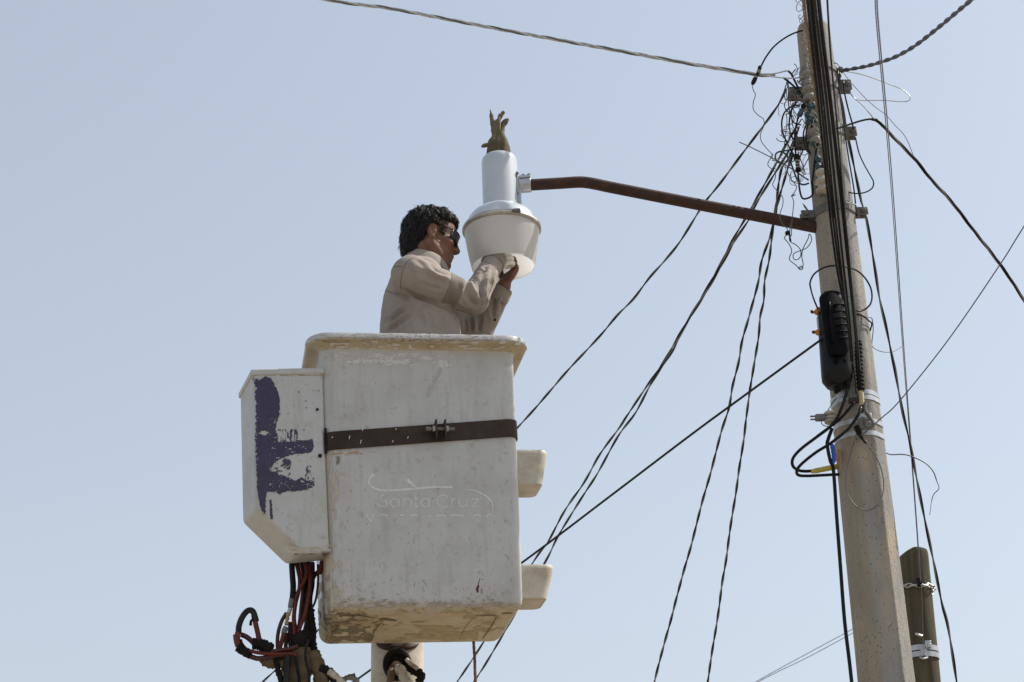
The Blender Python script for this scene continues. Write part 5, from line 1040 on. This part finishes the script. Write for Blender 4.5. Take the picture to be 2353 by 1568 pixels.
cable('loose_wire', 'thin green-grey wire with a small knot hanging in front of the arm near the pole', 'wire', 'A2', [(450, 760), (460, 880), (510, 970), (590, 1080), (595, 1120), (560, 1190), (510, 1250), (580, 1225), (520, 1240), (550, 1330), (545, 1430), (530, 1568), (520, 1700), (512, 1900)], .0017, M['greenwire'], 5.92)
cable('loose_wire', 'thin looping wire curled below the arm beside the pole', 'wire', 'c6', [(550, 500), (548, 560), (545, 600), (550, 640), (600, 670), (632, 710), (630, 760), (600, 785), (575, 770), (580, 735), (630, 712), (680, 690), (715, 640), (715, 600), (700, 580)], .0019, M['greenwire'], 5.9)
cable('loose_wire', 'thin wire with a small ring at its lowest point below the arm', 'wire', 'c6', [(520, 590), (505, 615), (530, 645), (552, 680), (562, 720), (545, 765), (550, 790), (600, 830), (622, 858), (645, 858), (650, 842), (632, 834), (618, 850), (640, 846), (652, 820), (642, 760), (650, 700), (690, 620), (698, 585)], .0019, M['greenwire'], 5.9)
tag(MB().tube(path('c6', [(520, 590), (532, 572), (545, 590), (555, 640)], 5.895), [.004, .006, .008, .009, .010, .010, .009, .008, .006, .005, .004, .004, .003, .003, .003, .003], 8).build('wire_joint', M['tape']), 'small dark wire joint hanging just under the arm near the pole', 'wire joint')
cable('stray_wire', 'straight brown wire sticking out into the sky beside the wire tangle', 'wire', 'c5', [(150, 1115), (250, 1160), (400, 1235), (470, 1270), (560, 1325), (690, 1415)], .0020, M['brownwire'], 5.9)
# --- tangle of black loops at the insulators
loops = [
 ('A1', [(520, 760), (440, 740), (330, 800), (260, 880), (228, 990), (225, 1090), (245, 1200), (300, 1330), (370, 1470), (430, 1560)], .0034, 'black', 'widest black loop of the tangle, bowing far out from the pole'),
 ('A1', [(480, 680), (400, 780), (365, 880), (350, 1000), (345, 1100), (370, 1200), (405, 1290), (440, 1400)], .0034, 'black', 'second black loop of the tangle, inside the widest one'),
 ('A1', [(500, 930), (470, 1030), (445, 1150), (435, 1300), (445, 1450), (455, 1560)], .0036, 'black', 'black wire hanging from a taped joint to the ringed connector'),
 ('A1', [(410, 700), (385, 800), (380, 900), (395, 980), (430, 1030), (500, 1055), (545, 1060)], .0028, 'black', 'small black wire hook beside the uppermost insulators'),
 ('A1', [(545, 970), (510, 1030), (480, 1060), (460, 1120), (410, 1170), (340, 1290)], .0026, 'blackw', 'black wire slanting away below the small hook'),
 ('A1', [(520, 740), (470, 742), (420, 760), (390, 830), (385, 930), (400, 1060), (430, 1140)], .0020, 'blackw', 'thin bluish wire curving behind the black loops'),
 ('A1', [(325, 340), (335, 480), (330, 640), (345, 800), (362, 960)], .0026, 'brownwire', 'brown wire hanging past the shaded clamp ear'),
 ('A1', [(330, 320), (285, 440), (270, 560), (280, 640), (300, 645)], .0022, 'greenwire', 'thin wire curling round the shaded clamp ear'),
 ('A1', [(300, 360), (320, 420), (300, 520), (310, 640), (270, 720), (280, 790), (330, 850), (350, 900)], .0018, 'greenwire', 'wavy thin wire beside the shaded clamp ear'),
 ('A1', [(260, 300), (340, 360), (420, 430), (500, 520), (560, 610), (605, 690)], .0042, 'black', 'black lead slanting from the aluminium line to the taped joints'),
 ('A1', [(330, 182), (380, 230), (420, 310), (480, 430), (540, 560), (600, 680)], .0044, 'black', 'thick black lead bending down from the end of the aluminium line'),
 ('A1', [(390, 230), (420, 190), (450, 150)], .0022, 'blackw', 'short black wire end by the pole top'),
 ('A1', [(300, 880), (310, 1000), (290, 1200), (265, 1400), (230, 1560)], .0018, 'brownwire', 'long thin brown wire hanging outside the tangle'),
 ('A1', [(610, 1080), (580, 1200), (580, 1320), (600, 1420), (650, 1500), (700, 1530)], .0032, 'black', 'black loop hanging in front of the pole below the taped joints'),
 ('A1', [(650, 1060), (625, 1180), (620, 1300), (640, 1420), (680, 1500), (690, 1540)], .0030, 'black', 'second black loop hanging in front of the pole'),
 ('A1', [(720, 1050), (700, 1180), (690, 1300), (650, 1370)], .0032, 'black', 'short black wire hanging in front of the pole'),
 ('A1', [(830, 1230), (810, 1350), (790, 1500), (770, 1640)], .0034, 'black', 'black wire dropping beside the middle insulator'),
 ('A2', [(470, 500), (340, 515), (270, 545), (250, 600), (262, 660), (320, 705), (350, 700)], .0034, 'bluetape', 'small round coil of dark blue wire'),
 ('A2', [(330, 518), (400, 545), (450, 610), (510, 720), (550, 830), (590, 940), (640, 1030), (710, 1060), (800, 1035)], .0036, 'bluetape', 'dark blue cable sweeping down from the coil to the pole'),
 ('A2', [(620, 845), (625, 940), (640, 1080), (660, 1200), (690, 1275), (740, 1290), (830, 1255), (865, 1190), (860, 1080), (850, 1030)], .0038, 'black', 'black U-shaped loop hanging below the ringed connector'),
 ('A2', [(965, 250), (940, 400), (905, 600), (880, 800), (860, 960), (845, 1040)], .0040, 'black', 'long black wire down the front of the pole beside the insulators'),
 ('A2', [(310, 690), (450, 760), (600, 850), (700, 920), (800, 985)], .0024, 'brownwire', 'brown wire crossing behind the ringed connector to the pole'),
 ('A2', [(510, 700), (580, 655), (640, 610)], .0020, 'greenwire', 'short green wire at the ringed connector'),
 ('A2', [(620, 530), (660, 640), (700, 750), (735, 870), (718, 890), (670, 840)], .0020, 'brownwire', 'thin wire with a pointed bend beside the ringed connector'),
 ('A2', [(840, 550), (780, 650), (700, 800), (650, 840)], .0020, 'greenwire', 'green wire slanting from the lower taped joints to the ringed connector'),
 ('A2', [(960, 840), (935, 950), (928, 1060), (925, 1110)], .0042, 'bluetape', 'dark blue lead hanging beside the lowest insulator'),
 ('A2', [(1040, 820), (1075, 890), (1100, 950)], .0042, 'bluetape', 'dark blue lead over the lowest insulator'),
 ('A2', [(700, 470), (690, 530), (650, 600), (600, 640)], .0030, 'black', 'short black lead under the lower clamp ear'),
 ('A2', [(430, 560), (480, 500), (540, 480), (620, 470)], .0030, 'black', 'black lead running to the lower clamp ear'),
]
for k, (cr, pts, r_, m_, lab) in enumerate(loops):
    x_ = np.mean([p[0] for p in pts]); dY = 5.885 if ((cr == 'A1' and x_ > 560) or (cr == 'A2' and x_ > 820)) else 5.91+.012*(k % 4)
    cable('tangled_wire', lab, 'wire', cr, pts, r_, M[m_], dY, None, 7, 'wire tangle at the insulators')
# the aluminium line's ends
cable('line_end', 'bare bright line end running across the pole face to the rusty strand', 'wire', 'A1', [(-10, 262), (150, 285), (300, 297), (420, 300), (520, 288), (620, 283), (680, 310), (745, 370)], .0028, M['alu'], 5.885)
cable('line_end', 'upper end of the aluminium line bending over beside the pole top', 'wire', 'A1', [(-10, 240), (100, 225), (200, 205), (290, 182), (335, 182)], .0028, M['alu'], 5.92)
# ringed connector and taped joints
cn = thing('ringed_connector', 'black and grey ringed connector hanging in the wire tangle above the arm', 'connector', at('A2', 610, 700, 5.9))
for (y0, y1, r_, m_) in ((575, 650, .0125, 'tape'), (655, 690, .0085, 'lash'), (690, 715, .0065, 'tape'), (715, 745, .0088, 'lash'), (745, 765, .0068, 'tape'), (765, 795, .0088, 'lash'), (795, 840, .0115, 'tape')):
    f_ = lambda y: 592+(y-575)*.14
    o = MB().cyl(at('A2', f_(y0), y0, 5.9), at('A2', f_(y1), y1, 5.9), r_, 12).build('ring' if m_ == 'lash' else 'sleeve', M[m_], None, bevel=.0015); world_child(o, cn)
joints = [('A1', (590, 710), (560, 790), .011, 'tape', 'rust-black taped joint under the upper insulators'), ('A1', (560, 800), (500, 930), .011, 'bluetape', 'long blue taped joint farthest out from the pole face'), ('A1', (690, 720), (680, 830), .013, 'greentape', 'wide green taped joint under the upper insulators'),
          ('A1', (740, 690), (715, 800), .010, 'bluetape', 'dark joint close to the rusty strand under the upper insulators'), ('A1', (640, 860), (650, 930), .012, 'bluetape', 'upper blue joint of the middle cluster'), ('A1', (690, 900), (680, 1000), .012, 'greentape', 'green joint of the middle cluster'),
          ('A1', (650, 980), (640, 1060), .010, 'bluetape', 'lowest blue joint of the middle cluster'), ('A1', (780, 880), (790, 950), .010, 'greentape', 'green joint beside the rusty strand'), ('A1', (770, 980), (830, 1100), .011, 'bluetape', 'slanting dark joint below the rusty strand'), ('A1', (830, 1090), (850, 1150), .011, 'greentape', 'green tip of the slanting joint'),
          ('A2', (930, 580), (960, 690), .012, 'greentape', 'green joint above the lowest insulator'), ('A2', (940, 700), (970, 820), .012, 'bluetape', 'blue joint above the lowest insulator'), ('A2', (1030, 690), (1040, 800), .010, 'bluetape', 'blue joint beside the cables above the lowest insulator'), ('A2', (860, 350), (880, 430), .010, 'greentape', 'small green joint beside the middle insulator')]
for k, (cr, a, b, r_, m_, lab) in enumerate(joints):
    P = path(cr, [a, ((a[0]+b[0])/2+6, (a[1]+b[1])/2), b], 5.875, None, 5); n_ = len(P); q = np.linspace(0, np.pi, n_)
    tag(MB().tube(P, r_*(.45+.55*np.sin(q)**.6)*(1+.14*rng.normal(size=n_)), 9).build('taped_joint', M[m_]), lab, 'taped joint', 'taped wire joints on the pole')
# vine-like rusty wraps hugging the pole top behind the strand
vw = MB()
for k in range(26):
    y = rng.uniform(80, 640); x = rng.uniform(470, 720); a = rng.uniform(-1.2, 1.2); L_ = rng.uniform(40, 130); p = [(x, y), (x+L_*.4*math.sin(a)+rng.normal(0, 12), y+L_*.45), (x+L_*math.sin(a), y+L_)]
    vw.tube(path('A1', p, 5.90+rng.uniform(-.02, .01), None, 4), rng.uniform(.0012, .0034), 5)
for k in range(46):                      # hair-thin telephone pairs looping through the tangle
    cr, (xa, xb), (ya, yb) = (('A1', (230, 560), (640, 1300)), ('A2', (240, 800), (380, 1000)), ('A1', (380, 800), (150, 900)))[k % 3]
    c_ = np.array([rng.uniform(xa, xb), rng.uniform(ya, yb)]); a0 = rng.uniform(0, 6.28); r1, r2 = rng.uniform(30, 110), rng.uniform(60, 190); sp0 = rng.uniform(2.2, 5.4)
    p = [tuple(c_+np.array([r1*math.cos(a0+sp0*q), r2*math.sin(a0+sp0*q)])+rng.normal(0, 9, 2)) for q in np.linspace(0, 1, 8)]
    vw.tube(path(cr, p, 5.9+rng.uniform(-.015, .05), None, 4), rng.uniform(.0010, .0021), 5)
o = tag(vw.build('wire_wraps', M['lash'], None, angle=180), 'uncountable fine wire ends and loops filling the tangle at the pole top', 'wire wraps'); o['kind'] = 'stuff'

# ================================================================== HOSES under the control box
HYY = 5.86
hoses = thing('hose_bundle', 'bundle of red and black hydraulic hoses hanging from the side box, taped together', 'hose bundle', at('A4', 900, 700, HYY))
def hz(name, m, pts, r_, dy=0, n=9, seg=6):
    P = path('A4', [(p[0], p[1], HYY+dy+(p[2] if len(p) > 2 else 0)) for p in pts], HYY, None, seg); rr = r_*(.9 if name == 'hose' else 1) if not callable(r_) else r_(len(P)); o = MB().tube(P, rr, n).build(name, M[m], None, angle=180); world_child(o, hoses); return o
jit = lambda base, amp: (lambda n: base*(1+amp*rng.normal(size=n)))
hz('hose', 'black', [(815, 30), (825, 200), (835, 350), (825, 500)], .0115, -.03)
hz('hose', 'hose', [(870, 40), (905, 150), (918, 280), (905, 420), (870, 560), (850, 750), (880, 950)], .0072, -.02)
hz('hose', 'hose', [(985, 40), (1010, 150), (985, 260), (910, 380), (870, 500), (850, 640), (840, 760), (850, 1000)], .0072, -.035)
hz('hose', 'hosed', [(940, 30), (960, 200), (960, 400), (940, 600), (920, 800), (880, 1000)], .0085, .01)
hz('hose', 'hose', [(1030, 60), (1050, 200), (1050, 400), (1020, 560), (980, 720), (920, 880), (880, 1050)], .0072, -.03)
hz('hose', 'hosed', [(1080, 30), (1080, 180), (1060, 320), (1030, 480), (1030, 560)], .0085, 0)
hz('hose', 'hosed', [(1150, 60), (1155, 200), (1145, 380), (1115, 540), (1060, 640), (1000, 700)], .0045, -.01)
hz('hose', 'hose', [(1215, 0), (1190, 100), (1170, 180)], .010, -.02)
hz('hose', 'hosed', [(1190, 120), (1110, 200), (1050, 330), (1000, 500), (960, 700)], .0085, .02)
hz('hose', 'hosed', [(880, 30), (930, 250), (980, 450), (1000, 620), (1010, 800), (980, 950)], .010, .03)
hz('hose', 'black', [(1020, 30), (1000, 250), (1000, 450), (1020, 650), (1050, 800), (1060, 950), (1040, 1100)], .018, .04)
hz('hose', 'tape', [(1060, 40), (1060, 300), (1030, 500), (1040, 700), (1060, 900)], .016, .05)
hz('hose', 'hosed', [(750, 680), (690, 780), (650, 900), (632, 1030), (640, 1180), (660, 1290)], .0075, -.02)
hz('hose_fitting', 'dullzinc', [(818, 500), (808, 555), (800, 610)], .0095, -.035, 12)
hz('hose_fitting', 'zinc', [(800, 620), (785, 660), (775, 690)], .0075, -.036, 8)
hz('hose_fitting', 'brass', [(775, 690), (758, 760), (750, 840)], lambda n: .0066*(1+.18*np.sign(np.sin(np.arange(n)*1.4))), -.036, 8)
hz('hose_fitting', 'dullzinc', [(745, 860), (725, 900), (715, 945)], .0098, -.036, 12)
hz('hose', 'hose', [(715, 945), (690, 1040), (665, 1120), (672, 1250), (700, 1350), (720, 1420)], .0092, -.036)
hz('hose', 'hosed', [(760, 940), (745, 1040), (740, 1130), (760, 1250), (800, 1350)], .008, -.01)
hz('hose', 'hosed', [(800, 800), (790, 950), (800, 1100), (820, 1250)], .0085, 0)
hz('hose', 'hosed', [(850, 850), (850, 1000), (850, 1150), (830, 1300), (800, 1400)], .014, .03)
hz('hose', 'tape', [(800, 830), (820, 1000), (840, 1100)], .0045, -.04)
# loop to the side
hz('hose', 'blackw', [(135, 950), (140, 850), (175, 750), (230, 670), (280, 645), (320, 665), (345, 730), (360, 790)], lambda n: np.full(n, .0105), -.06)
hz('hose', 'hose', [(340, 700), (355, 820), (385, 950), (410, 1090)], .010, -.06)
hz('hose', 'hose', [(125, 930), (120, 1000), (140, 1080), (165, 1130)], .0105, -.065)
hz('hose', 'hosed', [(95, 960), (105, 1040), (125, 1110)], .0095, -.05)
hz('hose', 'hosed', [(170, 960), (230, 985), (290, 1030), (340, 1080)], .010, -.04)
hz('hose', 'tape', [(165, 1020), (180, 1070), (215, 1120)], .0045, -.07)
hz('tape_wrap', 'tape', [(130, 1120), (190, 1160), (240, 1190), (290, 1215)], jit(.0165, .06), -.062, 12)
hz('tape_wrap', 'tape', [(320, 1075), (400, 1080), (470, 1110), (550, 1160)], jit(.0215, .10), -.05, 12)
hz('tape_tail', 'tape', [(310, 715), (318, 760), (295, 790), (290, 840)], lambda n: np.linspace(.004, .0055, n), -.065, 6)
hz('hose', 'hose', [(270, 1165), (380, 1190), (520, 1205), (680, 1210), (850, 1208), (868, 1240), (870, 1300)], .0072, -.07)
hz('hose', 'hosed', [(290, 1240), (380, 1265), (500, 1255), (640, 1230), (760, 1210)], .010, -.06)
hz('hose', 'hosed', [(560, 1175), (680, 1160), (800, 1140), (900, 1100)], .0085, -.06)
hz('tape_wrap', 'tape', [(860, 1080), (940, 1030), (1010, 1000), (1060, 1010)], jit(.030, .05), -.03, 14)
hz('tape_wrap', 'tape', [(1040, 640), (1060, 760), (1075, 900), (1080, 1040), (1090, 1180)], jit(.0155, .10), .0, 12)
hz('hose', 'darkgrey', [(1030, 1020), (1000, 1130), (995, 1260), (1020, 1380), (1040, 1470), (1040, 1600)], .0055, -.07)
hz('hose', 'blackw', [(760, 1220), (760, 1350), (750, 1480), (740, 1650)], .0115, -.07)
hz('hose', 'tape', [(865, 1240), (880, 1350), (905, 1480), (920, 1620)], .0062, -.072)
hz('tape_tail', 'tape', [(620, 1280), (635, 1380), (650, 1450), (680, 1540), (690, 1640)], jit(.0105, .14), -.06, 10)
hz('oily_cloth', 'canvas', [(420, 1270), (500, 1310), (600, 1330), (720, 1330)], lambda n: .016*(.5+.7*np.sin(np.linspace(.2, 2.6, n)))*(1+.1*rng.normal(size=n)), -.045, 12)
hz('oily_cloth', 'canvas', [(880, 1180), (900, 1300), (880, 1450), (860, 1620), (850, 1800)], jit(.052, .05), .0, 18, 5)
hz('oily_cloth', 'canvas', [(1080, 1190), (1120, 1300), (1170, 1420), (1200, 1560), (1230, 1750)], jit(.026, .08), -.01, 16, 5)
hz('oily_cloth', 'tape', [(1180, 1400), (1260, 1425), (1320, 1470), (1380, 1540), (1420, 1640)], jit(.018, .09), -.02, 12)
hz('hose', 'whitewrap', [(1290, 1430), (1350, 1470), (1420, 1530), (1480, 1600)], jit(.012, .06), -.035, 12)
cl2 = hz('clamp', 'dullzinc', [(1460, 1560), (1520, 1520), (1580, 1510), (1640, 1540), (1660, 1600)], jit(.010, .22), -.03, 8)
hz('oily_cloth', 'canvas', [(1460, 1530), (1540, 1490), (1600, 1480), (1630, 1470)], jit(.006, .2), -.035, 8)
